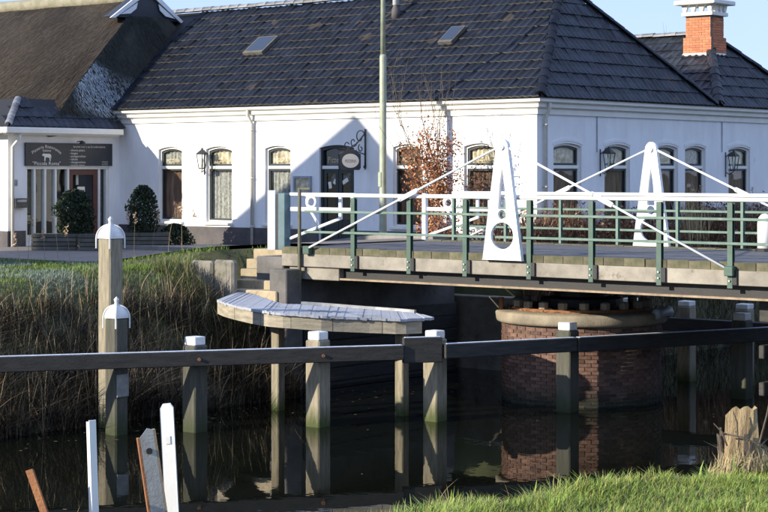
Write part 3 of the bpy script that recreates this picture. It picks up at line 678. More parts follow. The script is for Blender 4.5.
m = MB(); m.box(AF-THL, AF+.3, bL-.45, bL-.27, zl-.16, zl); m.build('gutter', m_trim, FH, bev=.02)
m = MB(); u = bL+.07; m.tube([mpE(u,-.36,zl-.15), mpE(u,-.36,zl-.28), mpE(u,-.08,zl-.5), mpE(u,-.08,GZ)], .045, 10); m.build('downpipe', m_trim, FH, smooth=True)
# things on that wall
sB0, sB1 = on_a(24, AF), on_a(111, AF); sz0, sz1 = 4.34, 4.94
SG = thing('shop_sign', 'wide black sign board with cream lettering above the shop entrance', 'sign', AF+.05, (sB0+sB1)/2, sz0)
bx('board', m_board, SG, AF+.02, AF+.06, sB0, sB1, sz0, sz1, bev=.004)
sc_ = (sB1-sB0)/87.0                       # metres per photo pixel across the board
T = MB(); mx = lambda x0, y0, k=1: (lambda x, y: (AF+.064, sB0+x0*sc_+x, sz1-y0*.026+y))
cxs = 20.5
def bend(R, x0, y0): return lambda x, y: (AF+.064, sB0+x0*sc_+(R+y)*sin(x/R), sz1-y0*.026-R+(R+y)*cos(x/R))
add_text(T, 'Pizzeria Ristorante', .12, bend(.75, cxs, 5.3), sx=1.12); add_text(T, 'Italiana', .1, mx(cxs, 8.9)); add_text(T, '"Piccola Roma"', .13, mx(cxs, 22.4), sx=1.2)
add_text(T, 'Speciaal voor u op de onderstaande', .068, mx(63, 4.3), sx=1.15)
for i, s in enumerate(('- diverse pizza\'s', '- lasagne', '- pastagerechten', '- salades', '- vleesgerechten', '- zomers terras')):
    v, f = text_verts(s, .085); x0 = min(q[0] for q in v); add_text(T, s, .085, mx(43-x0/sc_, 8.2+i*3.05))
for i, s in enumerate(('telefonisch', 'ook afhalen', 'en bestellen')): add_text(T, s, .05, mx(79, 19.5+i*2.2))
T.build('lettering', m_letter, SG)
wolf = [(-.16,.09),(-.13,.13),(-.105,.12),(-.1,.155),(-.08,.125),(-.06,.13),(.08,.13),(.13,.115),(.15,.07),(.155,.0),(.14,.06),(.125,.04),(.13,-.06),(.1,-.06),(.09,.02),(.03,.035),(-.04,.03),(-.05,-.06),(-.08,-.06),(-.08,.04),(-.1,.075),(-.13,.07)]
P = plate([wolf], lambda u, v, d: (AF+.0605+d, sB0+cxs*sc_+u, sz1-15.2*.026+v-.02), .005); P.build('animal_emblem', m_letter, SG)
m = MB(); m.tube([(AF+.07, sB0+50*sc_, sz1+.04),(AF+.3, sB0+50*sc_, sz1+.06)], .012, 6); m.lathe([(.02,0),(.07,-.03),(.09,-.09)], (AF+.3, sB0+50*sc_, sz1+.06), 12); m.build('lamp', m_black, SG)
u0, u1 = on_a(11.5, AF), on_a(24, AF)
mbx = thing('mailbox', 'grey metal mailbox on the white wall left of the shop entrance', 'mailbox', AF, (u0+u1)/2, GZ+1.1)
zb_ = zat(207.5, AF, 31.5); zt_ = zat(198, AF, 31.5)
bx('box', m_stain, mbx, AF+.002, AF+.16, u0, u1, zb_, zt_, bev=.012); bx('flap', m_galv, mbx, AF+.161, AF+.17, u0+.05, u1-.05, zt_-.1, zt_-.04)
hn = thing('house_number', 'small grey house number plate above the mailbox', 'number plate', AF, on_a(15, AF), zat(183, AF, 31))
c0 = on_a(15, AF); bx('plate', m_lead, hn, AF+.002, AF+.014, c0-.08, c0+.08, zat(186, AF, 31), zat(179.5, AF, 31), bev=.003)
T = MB(); add_text(T, '13', .13, lambda x, y: (AF+.017, c0+x, zat(185, AF, 31)+y)); T.build('digits', m_board, hn)
bx('red_box', m_red, None, AF-.9, AF-.62, bL-.2, bL-.052, zat(203, AF-.8, bL), zat(186, AF-.8, bL), bev=.02, at=(AF-.76, bL-.1, 3.4)); tag(bpy.data.objects['red_box'], 'red box on the far left wall of the farmhouse', 'box')
# ------------------------------------------------------------------ things on the restaurant's walls
def lantern(mp, u, zt, label):
    e = mp(u, 0, zt); L = thing('wall_lantern', label, 'lantern', e[0], e[1], zt-.55, 'lanterns on the restaurant walls')
    m = MB(); m.tube([mp(u-.1,-.02,zt-.62), mp(u-.1,-.02,zt+.02)], .014, 6); m.tube([mp(u-.1,-.02,zt-.5), mp(u-.1,-.12,zt-.56), mp(u,-.2,zt-.48)], .012, 6); m.tube([mp(u-.1,-.02,zt-.1), mp(u,-.12,zt+.02), mp(u,-.2,zt-.02)], .012, 6); m.build('bracket', m_black, L)
    c = mp(u,-.2,zt-.45); w1, w0, h = .1, .06, .36
    m = MB()
    for sx in (-1,1):
        for sy in (-1,1): m.tube([(c[0]+sx*w0, c[1]+sy*w0, c[2]), (c[0]+sx*w1, c[1]+sy*w1, c[2]+h)], .011, 5)
    m.lathe([(w0*1.5,-.02),(w0*1.5,.015)], c, 4, ph=pi/4); m.lathe([(w1*1.5,h),(w1*1.6,h+.02),(.04,h+.12),(.03,h+.16),(.0,h+.18)], c, 4, ph=pi/4); m.build('cage', m_black, L)
    m = MB(); m.lathe([(w0*1.38,.016),(w1*1.38,h-.002)], c, 4, ph=pi/4); m.build('lantern_glass', m_glass, L)
    m = MB(); m.lathe([(.03,.03),(.03,.15),(.045,.2),(.03,.26)], c, 10); m.build('bulb', m_letter, L, smooth=True)
lantern(mpF, on_b(207.5, B0), zat(151, on_b(207, B0), B0), 'black wall lantern between the sunlit front windows')
lantern(mpR, on_a(602, A0), zat(150, A0, on_a(602, A0)), 'black wall lantern on the shaded wall between first and second side windows')
lantern(mpR, on_a(727, A0), zat(153, A0, on_a(727, A0)), 'black wall lantern on the shaded wall nearest the right edge')
# hanging sign
hu = on_b(366, B0); hz0, hz1 = zat(168, hu, B0), zat(129, hu, B0)
HS = thing('hanging_sign', 'black hanging sign with pale oval on scrolled iron bracket by the front door', 'sign', hu, B0, hz0)
m = MB(); m.tube([(hu,B0-.03,hz0),(hu,B0-.03,hz1)], .022, 8)
def spiral(cy, cz, r0, r1, t0, t1, n=18): return [(hu, cy+(r0+(r1-r0)*i/n)*cos(t0+(t1-t0)*i/n), cz+(r0+(r1-r0)*i/n)*sin(t0+(t1-t0)*i/n)) for i in range(n+1)]
for q in (spiral(B0-.22, hz1-.2, .19, .05, .3, 6.5), spiral(B0-.47, hz1-.32, .13, .04, 0, -6), spiral(B0-.72, hz1-.42, .1, .03, .5, 6.3), spiral(B0-.2, hz1-.47, .1, .03, 2, 8)): m.tube(q, .014, 6)
m.tube([(hu,B0-.03,hz1-.1),(hu,B0-.35,hz1-.36),(hu,B0-.7,hz1-.5),(hu,B0-1.05,hz1-.5)], .018, 6); m.tube([(hu,B0-.03,hz1-.62),(hu,B0-.3,hz1-.56),(hu,B0-.6,hz1-.47)], .014, 6); m.tube(spiral(B0-.06, hz0+.02, .05, .02, -1.5, 4), .014, 6); m.build('bracket', m_black, HS, smooth=True)
by0, by1 = B0-1.0, B0-.22; bz0, bz1 = zat(170, hu, B0-.6), zat(151.5, hu, B0-.6); bc = (by0+by1)/2; bm_ = (bz0+bz1)/2
P = plate([[(by0,bz0+.05),(by0+.05,bz0),(by1-.05,bz0),(by1,bz0+.05),(by1,bz1-.06),(by1-.12,bz1-.02),(bc+.1,bz1+.06),(bc-.1,bz1+.06),(by0+.12,bz1-.02),(by0,bz1-.06)]], lambda u, v, d: (hu+.02-d, u, v), .04); P.build('board', m_board, HS)
P = plate([ell(bc, bm_, .31, .17, 28)], lambda u, v, d: (hu+.03-d, u, v), .009); P.build('oval', m_letter, HS)
T = MB(); add_text(T, 'PIZZERIA', .1, lambda x, y: (hu+.033, bc+x, bm_-.04+y)); T.build('lettering', M('sign_red_brown', (.25,.07,.05)), HS)
m = MB(); m.tube([(hu,bc-.2,bz1-.02),(hu,bc-.2,hz1-.5)], .01, 5); m.tube([(hu,bc+.25,bz1-.04),(hu,bc+.25,hz1-.5)], .01, 5); m.build('hanger', m_black, HS)
mu0, mu1 = on_b(295, B0), on_b(312, B0); mz0, mz1 = zat(193, mu0, B0), zat(176, mu0, B0)
MC = thing('menu_case', 'grey framed menu case on the wall left of the front door', 'notice board', (mu0+mu1)/2, B0, mz0)
m = MB(); ring(m, lambda u, d, z: (u, B0-.08+d, z), mu0, mu1, mz0, mz1, 0, .05, 0, .08); m.build('frame', m_lead, MC); bx('sheet', m_blind, MC, mu0+.05, mu1-.05, B0-.03, B0-.002, mz0+.05, mz1-.05); bx('pane', m_glass, MC, mu0+.05, mu1-.05, B0-.066, B0-.06, mz0+.05, mz1-.05)
# ------------------------------------------------------------------ swing bridge
BR = thing('swing_bridge', 'swing bridge with green railings and white triangular pylons over the canal', 'bridge', PCa, PCb, DZ-.6)
BRt = -5.0                                     # landing on the near bank
JT = -13.6                                     # joint between swinging span and fixed span
for a0, a1 in ((BL, JT-.02), (JT+.02, BRt)):
    bx('deck', m_deck, BR, a0, a1, NB+.16, FB-.16, DZ-.2, DZ-.02)
kl = .41; n = int((BRt-BL)/kl)
mk = MB(); mk.box(-kl/2+.006, kl/2-.006, -.11, .11, -.065, .065); mek = mk.mesh('kerb_block', m_kerb)
for i in range(n):
    a = BL+(i+.5)*kl
    for bq in (NB+.07, FB-.07): inst('kerb_block', mek, BR, (a+rnd(-.004,.004), bq+rnd(-.006,.006), DZ-.065+rnd(-.006,.006)), rz=rnd(-.006,.006))
near_px = [355, 411, 467, 531, 593, 661, 732]; near_a = [on_b(p, NB) for p in near_px]
d_ = (near_a[-1]-near_a[0])/(len(near_a)-1)
while near_a[-1]+d_ < BRt: near_a.append(near_a[-1]+d_)
# concrete fascia panels between the posts
ed = [BL]+near_a+[BRt]
for bq, s in ((NB, 1), (FB, -1)):
    for i in range(len(ed)-1):
        bx('fascia_panel', m_conc, BR, ed[i]+.006, ed[i+1]-.006, bq-s*.045, bq+s*.16, DZ-.375+rnd(-.004,.004), DZ-.132, bev=.008)
# girders with flanges
for bq in (NB+.18, (NB+FB)/2, FB-.18):
    for a0, a1 in ((BL+.7, JT-.1), (JT+.1, BRt)):
        bx('girder', m_girder, BR, a0, a1, bq-.02, bq+.02, DZ-.57, DZ-.376)
        sl_ = MB(); x0, x1 = (a0, a1)
        sl_.box(x0, x1, bq-.14, bq+.14, DZ-.605, DZ-.57); sl_.build('bottom_flange', m_flange, BR)
a = BL+1.0
while a < BRt-.4:
    if abs(a-JT) > .4: bx('cross_beam', m_girder, BR, a-.06, a+.06, NB+.2, FB-.2, DZ-.5, DZ-.2)
    a += 1.25
bx('end_block', m_conc, BR, BL+.15, BL+.72+.7, NB+.02, NB+.5, DZ-.62, DZ-.376, bev=.01)
# railings
def rail_post(a, bq, s, big):
    m = MB(); w_ = .046 if big else .026
    m.box(a-w_, a+w_, bq-s*.075, bq-s*.065, DZ-.42 if big else DZ, DZ+.955); m.box(a-w_*.2, a+w_*.2, bq-s*.065, bq+s*.0, DZ-.42 if big else DZ, DZ+.955); m.box(a-w_, a+w_, bq+s*.0, bq+s*.01, DZ+.0, DZ+.955)
    po = m.build('rail_post', m_green if big else m_pale, BR)
    if big:
        m = MB(); m.box(a+.056, a+.13, bq-s*.085, bq-s*.05, DZ-.36, DZ-.13); m.build('foot_shadow', m_girder, po)  # dark slab right of the post foot, put there as its shadow
        for z in (DZ-.3, DZ-.2):
            m = MB(); m.tube([(a-.0, bq-s*.075, z), (a-.0, bq-s*.1, z)], .018, 6); m.build('bolt', m_galv, po)
for a in near_a: rail_post(a, NB, 1, True)
far_a = [on_b(p, FB) for p in (453, 505, 560, 617, 677, 742)]
while far_a[-1]+1.35 < BRt: far_a.append(far_a[-1]+1.35)
for a in far_a: rail_post(a, FB, -1, False)
def rail(bq, a0, a1, s):
    m = MB(); m.tube([(a0,bq,DZ+1.0),(a1,bq,DZ+1.0)], .036, 12); m.build('top_rail', m_white, BR, smooth=True)
    for z, k in ((.67, 0), (.28, 1)):
        m = MB(); m.box(a0, a1, bq-s*.062, bq-s*.002, DZ+z-.005, DZ+z+.04); m.build('middle_rail', m_pale, BR, bev=.006)
rail(NB-.03, on_b(307, NB), BRt, 1); rail(FB+.03, far_a[0]-.03, BRt, -1)
# pylons
def pylon(bq, s, label):
    zb_, zt_ = DZ-.1, DZ+2.02; H = zt_-zb_
    wb, wt_ = .42, .135
    out = [(-wb,0),(wb,0),(wb*.93,.28)]
    top = []
    for i in range(9): t = pi*i/8; top.append((wt_*cos(t)*.95, H-.13+.13*sin(t)))
    out = [(-wb,0),(wb,0)]+top
    slit = [(-.085,H*.42),(.085,H*.42),(.05,H*.62),(.0,H*.765),(-.05,H*.62)]
    P = plate([out, slit, ell(0,H*.375,.085,.085,14), ell(0,H*.2,.24,.235,22)], lambda u, v, d: (PCa+u, bq-s*(.1+d), zb_+v), .07)
    po = P.build('pylon', m_white, BR, bev=.008); po['label'] = label
    m = MB(); m.tube([(PCa,bq-s*.06,zt_-.14),(PCa,bq-s*.21,zt_-.14)], .05, 12); m.build('pin', m_white, po)
    return zt_-.1
ztp = pylon(NB, 1, 'white steel pylon plate on the near side'); pylon(FB, -1, 'white steel pylon plate on the far side')
def rod(bq, s, a1, z1):
    p0 = Vector((PCa, bq-s*.135, ztp)); p1 = Vector((a1, bq-s*.135, z1)); m = MB(); m.tube([p0, p1], .021, 8); ro_ = m.build('stay_rod', m_white, BR, smooth=True)
    q = p0.lerp(p1, .46); d = (p1-p0).normalized()
    m = MB(); m.tube([q-d*.24, q-d*.19], .038, 8); m.tube([q+d*.19, q+d*.24], .038, 8)
    n_ = Vector((0,0,1))-d*d.z; n_.normalize()
    for k in (-1, 1): m.tube([q-d*.22+n_*.034*k, q+d*.22+n_*.034*k], .012, 6)
    m.build('turnbuckle', m_white, ro_)
    m = MB(); m.box(a1-.08, a1+.08, bq-s*.16, bq-s*.046, z1-.1, z1+.06); m.build('anchor_plate', m_green, ro_, bev=.01)
rod(NB, 1, on_b(311, NB), DZ-.03); rod(NB, 1, on_b(733, NB), DZ-.12)
rod(FB, -1, on_b(311, NB)+.0, DZ+.02); rod(FB, -1, on_b(733, NB), DZ-.03)
m = MB(); ea = on_b(303, NB); m.tube([(ea,NB-.1,1.75),(ea,NB-.1,DZ+1.14)], .035, 8); m.tube([(ea,NB-.1,DZ+1.12),(ea+.28,NB-.1,DZ+1.12)], .025, 6)
po = m.build('end_pole', M('olive_steel', (.12,.12,.075), (.08,.08,.05), .6, 8), BR); po['label'] = 'thin olive pole at the left end of the railing'
# turning gear under the deck
m = MB(); m.lathe([(.75,1.72),(.75,1.86),(.5,1.9),(.5,2.15)], (PCa,PCb,0), 24); m.build('turntable', m_girder, BR)
for k in range(20):
    t = 2*pi*k/20; m = MB(); p_ = (PCa+1.22*cos(t), PCb+1.22*sin(t)); m.lathe([(.05,1.7),(.09,1.72),(.09,1.83),(.04,1.85)], (p_[0], p_[1], 0), 8); m.build('roller', m_capstone, BR)
# ------------------------------------------------------------------ pivot pier
PI_ = thing('bridge_pier', 'round red brick pivot pier with stone cap standing in the water', 'pier', PCa, PCb, 0)
RP = 1.47; ZC = 1.42
m = MB(); m.lathe([(RP-.014,-1.2),(RP-.014,ZC)], (PCa,PCb,0), 64); m.build('mortar_core', m_mortar, PI_, smooth=True)
m = MB(); m.lathe([(RP-.05,ZC),(RP+.05,ZC+.0),(RP+.09,ZC+.025),(RP+.105,ZC+.06),(RP+.12,ZC+.17),(RP+.105,ZC+.205),(RP+.07,ZC+.22),(RP-.2,ZC+.24),(0.01,ZC+.25)], (PCa,PCb,0), 64); m.build('stone_cap', m_capstone, PI_, smooth=True)
db = MB(); db.c = []
for i in range(700):
    t = rnd(0,6.28); r_ = rnd(.85,1.52); v = rnd(.5,1.3); q = (PCa+r_*cos(t), PCb+r_*sin(t), ZC+.245+rnd(0,.07)); n = len(db.v); an = rnd(0,6.28); u = Vector((cos(an),sin(an),rnd(-.2,.6)))*rnd(.03,.11); w2 = Vector((-sin(an),cos(an),0))*rnd(.004,.014); q = Vector(q)
    db.v += [tuple(q-u), tuple(q+w2), tuple(q+u), tuple(q-w2)]; db.c += [(.26*v,.19*v,.1*v)]*4; db.f.append([n,n+1,n+2,n+3]); db.m.append(0)
tag(db.build('dead_plant_debris', m_reed, PI_), kind='stuff')
m = MB(); m.lathe([(1.3,ZC+.24),(1.3,ZC+.29),(1.13,ZC+.29),(1.13,ZC+.24)], (PCa,PCb,0), 48, cap=False); m.build('roller_track', m_rustp, PI_)
m = MB(); m.tube([(PCa-1.1,PCb-1.0,ZC+.2),(PCa-1.1,PCb-1.0,ZC+.45)], .05, 8); m.build('rusty_stub', m_rustp, PI_)
m = MB(); m.tube([(PCa+RP*cos(t)*1.09, PCb+RP*sin(t)*1.09, ZC+.2+.03*sin(t*7)) for t in [.0+.06*i for i in range(13)]], [.1]*12+[.12], 8); m.build('hose', m_lead, PI_, smooth=True)
nbk = 40; spots = []
for c_ in range(24):
    z = -.2+c_*.068
    for k in range(nbk):
        t = 2*pi*(k+.5*(c_ % 2))/nbk; p_ = (PCa+(RP-.05)*cos(t), PCb+(RP-.05)*sin(t), z); wv = W(cos(t), sin(t)); wp = W(*p_)
        spots.append((-(wv.dot(Vector((wp.x, wp.y, 0)).normalized())) if z > 0 else -2, p_, t))
spots.sort(key=lambda s: -s[0])
mb_ = MB(); mb_.box(-.107,.107,-.05,.05,-.0285,.0285); meb = mb_.mesh('brick', m_brick); stf = MB()
for i, (k, p_, t) in enumerate(spots):
    dr_ = rnd(-.006,.006); p_ = (p_[0]+dr_*cos(t), p_[1]+dr_*sin(t), p_[2])
    if i < 300: inst('brick', meb, PI_, p_, rz=t+pi/2)
    else:
        n = len(stf.v); R = Matrix.Rotation(t+pi/2, 3, 'Z'); stf.v += [tuple(Vector(p_)+R@Vector(v)) for v in mb_.v]; stf.f += [[n+q for q in f] for f in mb_.f]; stf.m += mb_.m
tag(stf.build('brickwork', m_brick, PI_), kind='stuff')
# ------------------------------------------------------------------ abutments and trestle
AT = thing('bridge_abutment', 'dark concrete abutment under the left end of the bridge', 'abutment', BL-.3, (NB+FB)/2, 0)
bx('wall', m_abut, AT, BL-.7, BL+.02, NB-.02, FB+.5, -1.2, DZ-.21, bev=.02)
bx('bearing_ledge', m_abut, AT, BL+.021, BL+.4, NB+.1, FB+.3, -1.2, DZ-.63, bev=.02)
bx('wing_block', m_abut, AT, BL+.1, BL+.55, NB-.5, NB-.05, -1.2, 2.32, bev=.02)
for k in range(6):
    bx('sheeting_board', m_tarwood, AT, BL+.402, BL+.45+rnd(0,.02), NB+.12, FB+.28, -.2+k*.27, .06+k*.27, bev=.01)
bx('wing_wall', m_conc, AT, BL-.018, BL+1.75, FB+.505, FB+.8, -1.2, 1.55, bev=.02)
bx('wing_wall', m_conc, AT, BL-1.4, BL-.02, FB+.505, FB+.8, -1.2, DZ-.3, bev=.02)
A2 = thing('bridge_abutment', 'concrete abutment at the near bank end of the bridge', 'abutment', -5.3, (NB+FB)/2, 0)
bx('wall', m_abut, A2, BRt-.6, BRt+.5, NB-.3, FB+.3, -1.2, DZ-.61)
bx('landing', m_deck, A2, BRt+.01, BRt+6, NB+.1, FB-.1, 2.0, DZ-.01)
TRS = thing('bridge_trestle', 'dark timber trestle under the bridge beyond the brick pier', 'trestle', JT-.8, (NB+FB)/2, 0)
for bq in (NB+.9, (NB+FB)/2+.3, FB-.3): bx('post', m_tarwood, TRS, JT-.95, JT-.65, bq-.15, bq+.15, -1.2, 1.75, bev=.02)
bx('cap_beam', m_tarwood, TRS, JT-1.0, JT-.6, NB+.5, FB+.1, 1.75, 2.13, bev=.02)
for z in (.55, 1.15): bx('waling', m_tarwood, TRS, JT-1.06, JT-.96, NB+.6, FB+.1, z, z+.22, bev=.015)
# ------------------------------------------------------------------ stone stairs from the bridge end down to the platform
sa0, sa1 = BL-1.55, BL-.52
ST = thing('stone_steps', 'mossy stone steps beside the left end of the bridge', 'steps', (sa0+sa1)/2, 26.8, 1.6)
b_ = 27.75
for i, (p0, p1, py) in enumerate(((253,290,249.5),(246,282,259.5),(240,279,269.5),(235,277,280),(232,276,290))):
    bf = b_-.38-i*.34; x0, x1 = on_b(p0, bf), on_b(p1, bf); z = zat(py, (x0+x1)/2, bf)
    bx('step', m_stone, ST, x0, x1, bf, b_+1.0 if i == 0 else bf+.5, z-.24, z+rnd(-.008,.008), bev=.018)
for p0, p1 in ((190,212),(213,233)):
    q0, q1 = on_b(p0, 25.75), on_b(p1, 25.75); bx('retaining_block', m_oldconc, ST, q0, q1-.01, 25.75, 25.92, 1.7, zat(261.5, (q0+q1)/2, 25.75)+rnd(-.03,.03), bev=.045)
# ------------------------------------------------------------------ curved landing platform
PL = thing('landing_platform', 'curved timber landing platform with frosted planks beside the bridge', 'platform', *pix(330, 318, 1.75), 0)
def pp(px, py):
    z = 1.86-.16*sm(px, 218, 420); return (*pix(px, py, z), z)
outer = [pp(*q) for q in ((217,299.5),(224,302.3),(236,305.4),(250,308.4),(265,311),(281,312.6),(298,313.8),(322,315.6),(346.5,316.8),(374,318),(402,319),(420,318.4),(434,317.2))]
inner = [pp(*q) for q in ((240,290.5),(246,291.5),(256,294.5),(266,298.5),(275,301.5),(285,303.7),(301,304.5),(325,306),(350,308),(375,309.8),(398,311.4),(412,312.6),(424,314.5))]
def pl(L, t):
    x = t*(len(L)-1); i = min(int(x), len(L)-2); f = x-i; return Vector(L[i]).lerp(Vector(L[i+1]), f)
npl = 70
for i in range(npl):
    t0, t1 = i/npl, (i+1)/npl-.0003; a_, b_, c_, d__ = pl(outer,t0), pl(outer,t1), pl(inner,t1), pl(inner,t0)
    j = Vector((0,0,rnd(-.006,.006))); ov = (a_-d__).normalized()*rnd(0,.02)
    m = MB(); dn = Vector((0,0,-.045)); m.hexa([a_+dn+j+ov, b_+dn+j+ov, c_+dn+j, d__+dn+j, a_+j+ov, b_+j+ov, c_+j, d__+j]); m.build('plank', m_plank, PL)
nf_ = 6
for i in range(nf_):
    ts = [i/nf_*.93+.001+k*(.93/nf_-.002)/4 for k in range(5)]; m = MB()
    for k in range(4):
        a_, b_ = pl(outer, ts[k]), pl(outer, ts[k+1]); d0 = (a_-pl(inner, ts[k])).normalized()*-.03; d1 = d0-(a_-pl(inner,ts[k])).normalized()*.07
        h0, h1 = Vector((0,0,-.05)), Vector((0,0,-.26)); m.hexa([a_+d0+h1, b_+d0+h1, b_+d1+h1, a_+d1+h1, a_+d0+h0, b_+d0+h0, b_+d1+h0, a_+d1+h0])
    m.build('fascia_board', m_wood_fresh, PL)
m = MB()
for k in range(12):
    a_, b_ = pl(inner, .5+k*.036), pl(inner, .5+(k+1)*.036); h = Vector((0,0,.05)); o_ = Vector((0,.06,0)); m.hexa([a_, b_, b_+o_, a_+o_, a_+h, b_+h, b_+h+o_, a_+h+o_])
m.build('edge_strip', m_galv, PL)
for t, dx in ((.84,.35),(.38,.6)):
    q = pl(outer, t).lerp(pl(inner, t), dx); bx('post', m_wood, PL, q.x-.09, q.x+.09, q.y-.09, q.y+.09, -1.2, q.z-.3, bev=.015)
    bx('joist', m_tarwood, PL, q.x-.07, q.x+.07, q.y-.15, q.y+.3, q.z-.29, q.z-.06)
# ------------------------------------------------------------------ fender: posts and beams in the canal
FN = thing('fender', 'dark timber fender of capped posts and long horizontal beams in front of the bridge', 'fender', *pix(434, 343.5, 1.32), 0)
ZB = 1.32
fpx = [(-75,358.5),(0,357),(195,353),(317,348.2),(434,343.6),(567,337.2),(741,328.2),(900,320)]
fp = [Vector((*pix(x, y, ZB), 0)) for x, y in fpx]
def beam(i, p0, p1, h, zt, dep=.13):
    d = (p1-p0); d.z = 0; d.normalize(); wv = Vector((-d.y, d.x, 0))
    if wv.y > 0: wv = -wv                          # towards the camera
    q0, q1 = p0, p1; m = MB(); o_ = wv*dep
    m.hexa([q0+Vector((0,0,zt-h)), q1+Vector((0,0,zt-h)), q1+o_+Vector((0,0,zt-h)), q0+o_+Vector((0,0,zt-h)), q0+Vector((0,0,zt)), q1+Vector((0,0,zt)), q1+o_+Vector((0,0,zt)), q0+o_+Vector((0,0,zt))])
    bo = m.build('beam', m_tarwood, FN, bev=.012)
    m = MB(); z0_ = Vector((0,0,zt+.001)); i0 = d*.03; k0 = wv*.012; k1 = wv*(dep-.008)
    m.hexa([q0+i0+k0+z0_, q1-i0+k0+z0_, q1-i0+k1+z0_, q0+i0+k1+z0_]+[v+Vector((0,0,.009)) for v in (q0+i0+k0+z0_, q1-i0+k0+z0_, q1-i0+k1+z0_, q0+i0+k1+z0_)]); m.build('frost', m_frost, bo)
mid = fp[3].lerp(fp[4], .72)
beam(0, fp[0], mid, .24, ZB); beam(1, mid+Vector((.0,.0,0)), fp[4]+Vector((.1,.05,0)), .42, ZB+.12, .1); beam(2, fp[4]+Vector((.12,.06,0)), fp[5]+Vector((.1,.05,0)), .24, ZB); beam(3, fp[5]+Vector((.11,.06,0)), fp[7], .25, ZB+.0)
runs = [(fp[0], mid), (fp[0], mid), (fp[4], fp[5]), (fp[4], fp[5]), (fp[5], fp[7]), (fp[5], fp[7])]
for i, ((r0, r1), ppx) in enumerate(zip(runs, (195, 318, 435, 567.5, 742, 905)), 2):
    d_f = (r1-r0).normalized(); wv_ = Vector((d_f.y, -d_f.x, 0)); lo_, hi_ = -.3, 1.3
    for _ in range(40):
        t = (lo_+hi_)/2; q = r0.lerp(r1, t) if 0 <= t <= 1 else r0+(r1-r0)*t; ww = W(*(q-wv_*.21))
        if 384+F*ww.x/ww.y < ppx: lo_ = t
        else: hi_ = t
    c_ = q-wv_*.21; s = .15; hgt = [0,0,1.53,1.56,1.52,1.56,1.58,1.55][i]
    po = bx('post', m_darkwood if i in (2, 5, 6, 7) else m_wood, FN, c_.x-s, c_.x+s, c_.y-s, c_.y+s, -1.2, hgt-.14, bev=.02)
    bx('cap', m_cap, po, c_.x-s*.82, c_.x+s*.82, c_.y-s*.82, c_.y+s*.82, hgt-.139, hgt, bev=.015)
    b0 = MB(); b0.tube([tuple(q+wv_*.13+Vector((0,0,ZB-.13))),tuple(q+wv_*.15+Vector((0,0,ZB-.13)))], .028, 6); b0.build('bolt', m_rustp, po)
# far side fender seen under the bridge
F2 = thing('fender', 'timber guide posts with a beam behind the bridge on the right', 'fender', -15.5, FB+1.4, 0)
for a in (on_b(632, FB+1.4), on_b(687, FB+1.4), on_b(745, FB+1.4), -11.8): 
    po = bx('post', m_wood, F2, a-.14, a+.14, FB+1.25, FB+1.53, -1.2, 1.5, bev=.02); bx('cap', m_cap, po, a-.13, a+.13, FB+1.26, FB+1.52, 1.501, 1.6, bev=.01)
bx('beam', m_tarwood, F2, -20.9, -9, FB+1.12, FB+1.249, 1.0, 1.27, bev=.012)
# capped mooring posts
def dome_post(px, py, Y, zb_label, wid, lab):
    X = (px-384)/F*Y; a, b = AB(X, Y); zt_ = CAMZ-(py-HZ)*Y/F
    P = thing('mooring_post', lab, 'post', a, b, 0, 'mooring posts with domed white caps'); s = wid/2
    bx('shaft', m_darkwood if 'short' in lab else m_wood, P, a-s, a+s, b-s, b+s, -1.3, zt_, bev=.025)
    prof = [(s*1.46*cos(t), s*1.5*sin(t)) for t in [i*pi/2/7 for i in range(7)]]+[(.035,s*1.5),(.03,s*1.5+.05),(.045,s*1.5+.09),(.0,s*1.5+.14)]
    m = MB(); m.lathe(prof, (a,b,zt_+.002), 4, ph=pi/4); m.build('dome_cap', m_cap, P)
    m = MB()
    for k in range(4):
        t = k*pi/2+pi/4; pts = [(a+(s*1.46*cos(u)+.012)*cos(t), b+(s*1.46*cos(u)+.012)*sin(t), zt_+s*1.5*sin(u)+.004) for u in [i*pi/2/7 for i in range(8)]]
        m.tube([(pts[0][0], pts[0][1], zt_-.16)]+pts, .014, 5)
    m.build('cap_strap', m_cap, P)
    return P, a, b, s
dome_post(110.5, 238.5, 30.6, 0, .3, 'tall mooring post with domed white cap on the left')
P2, a_, b_, s_ = dome_post(116.5, 318, 29.75, 0, .27, 'short mooring post with domed white cap in front of the tall one')
z0 = CAMZ-(396-HZ)*29.75/F; z1 = CAMZ-(374-HZ)*29.75/F
m = MB(); m.box(a_+s_+.001, a_+s_+.02, b_-.12, b_+.12, z0, z1); PP = m.build('steel_plate', m_galv, P2)
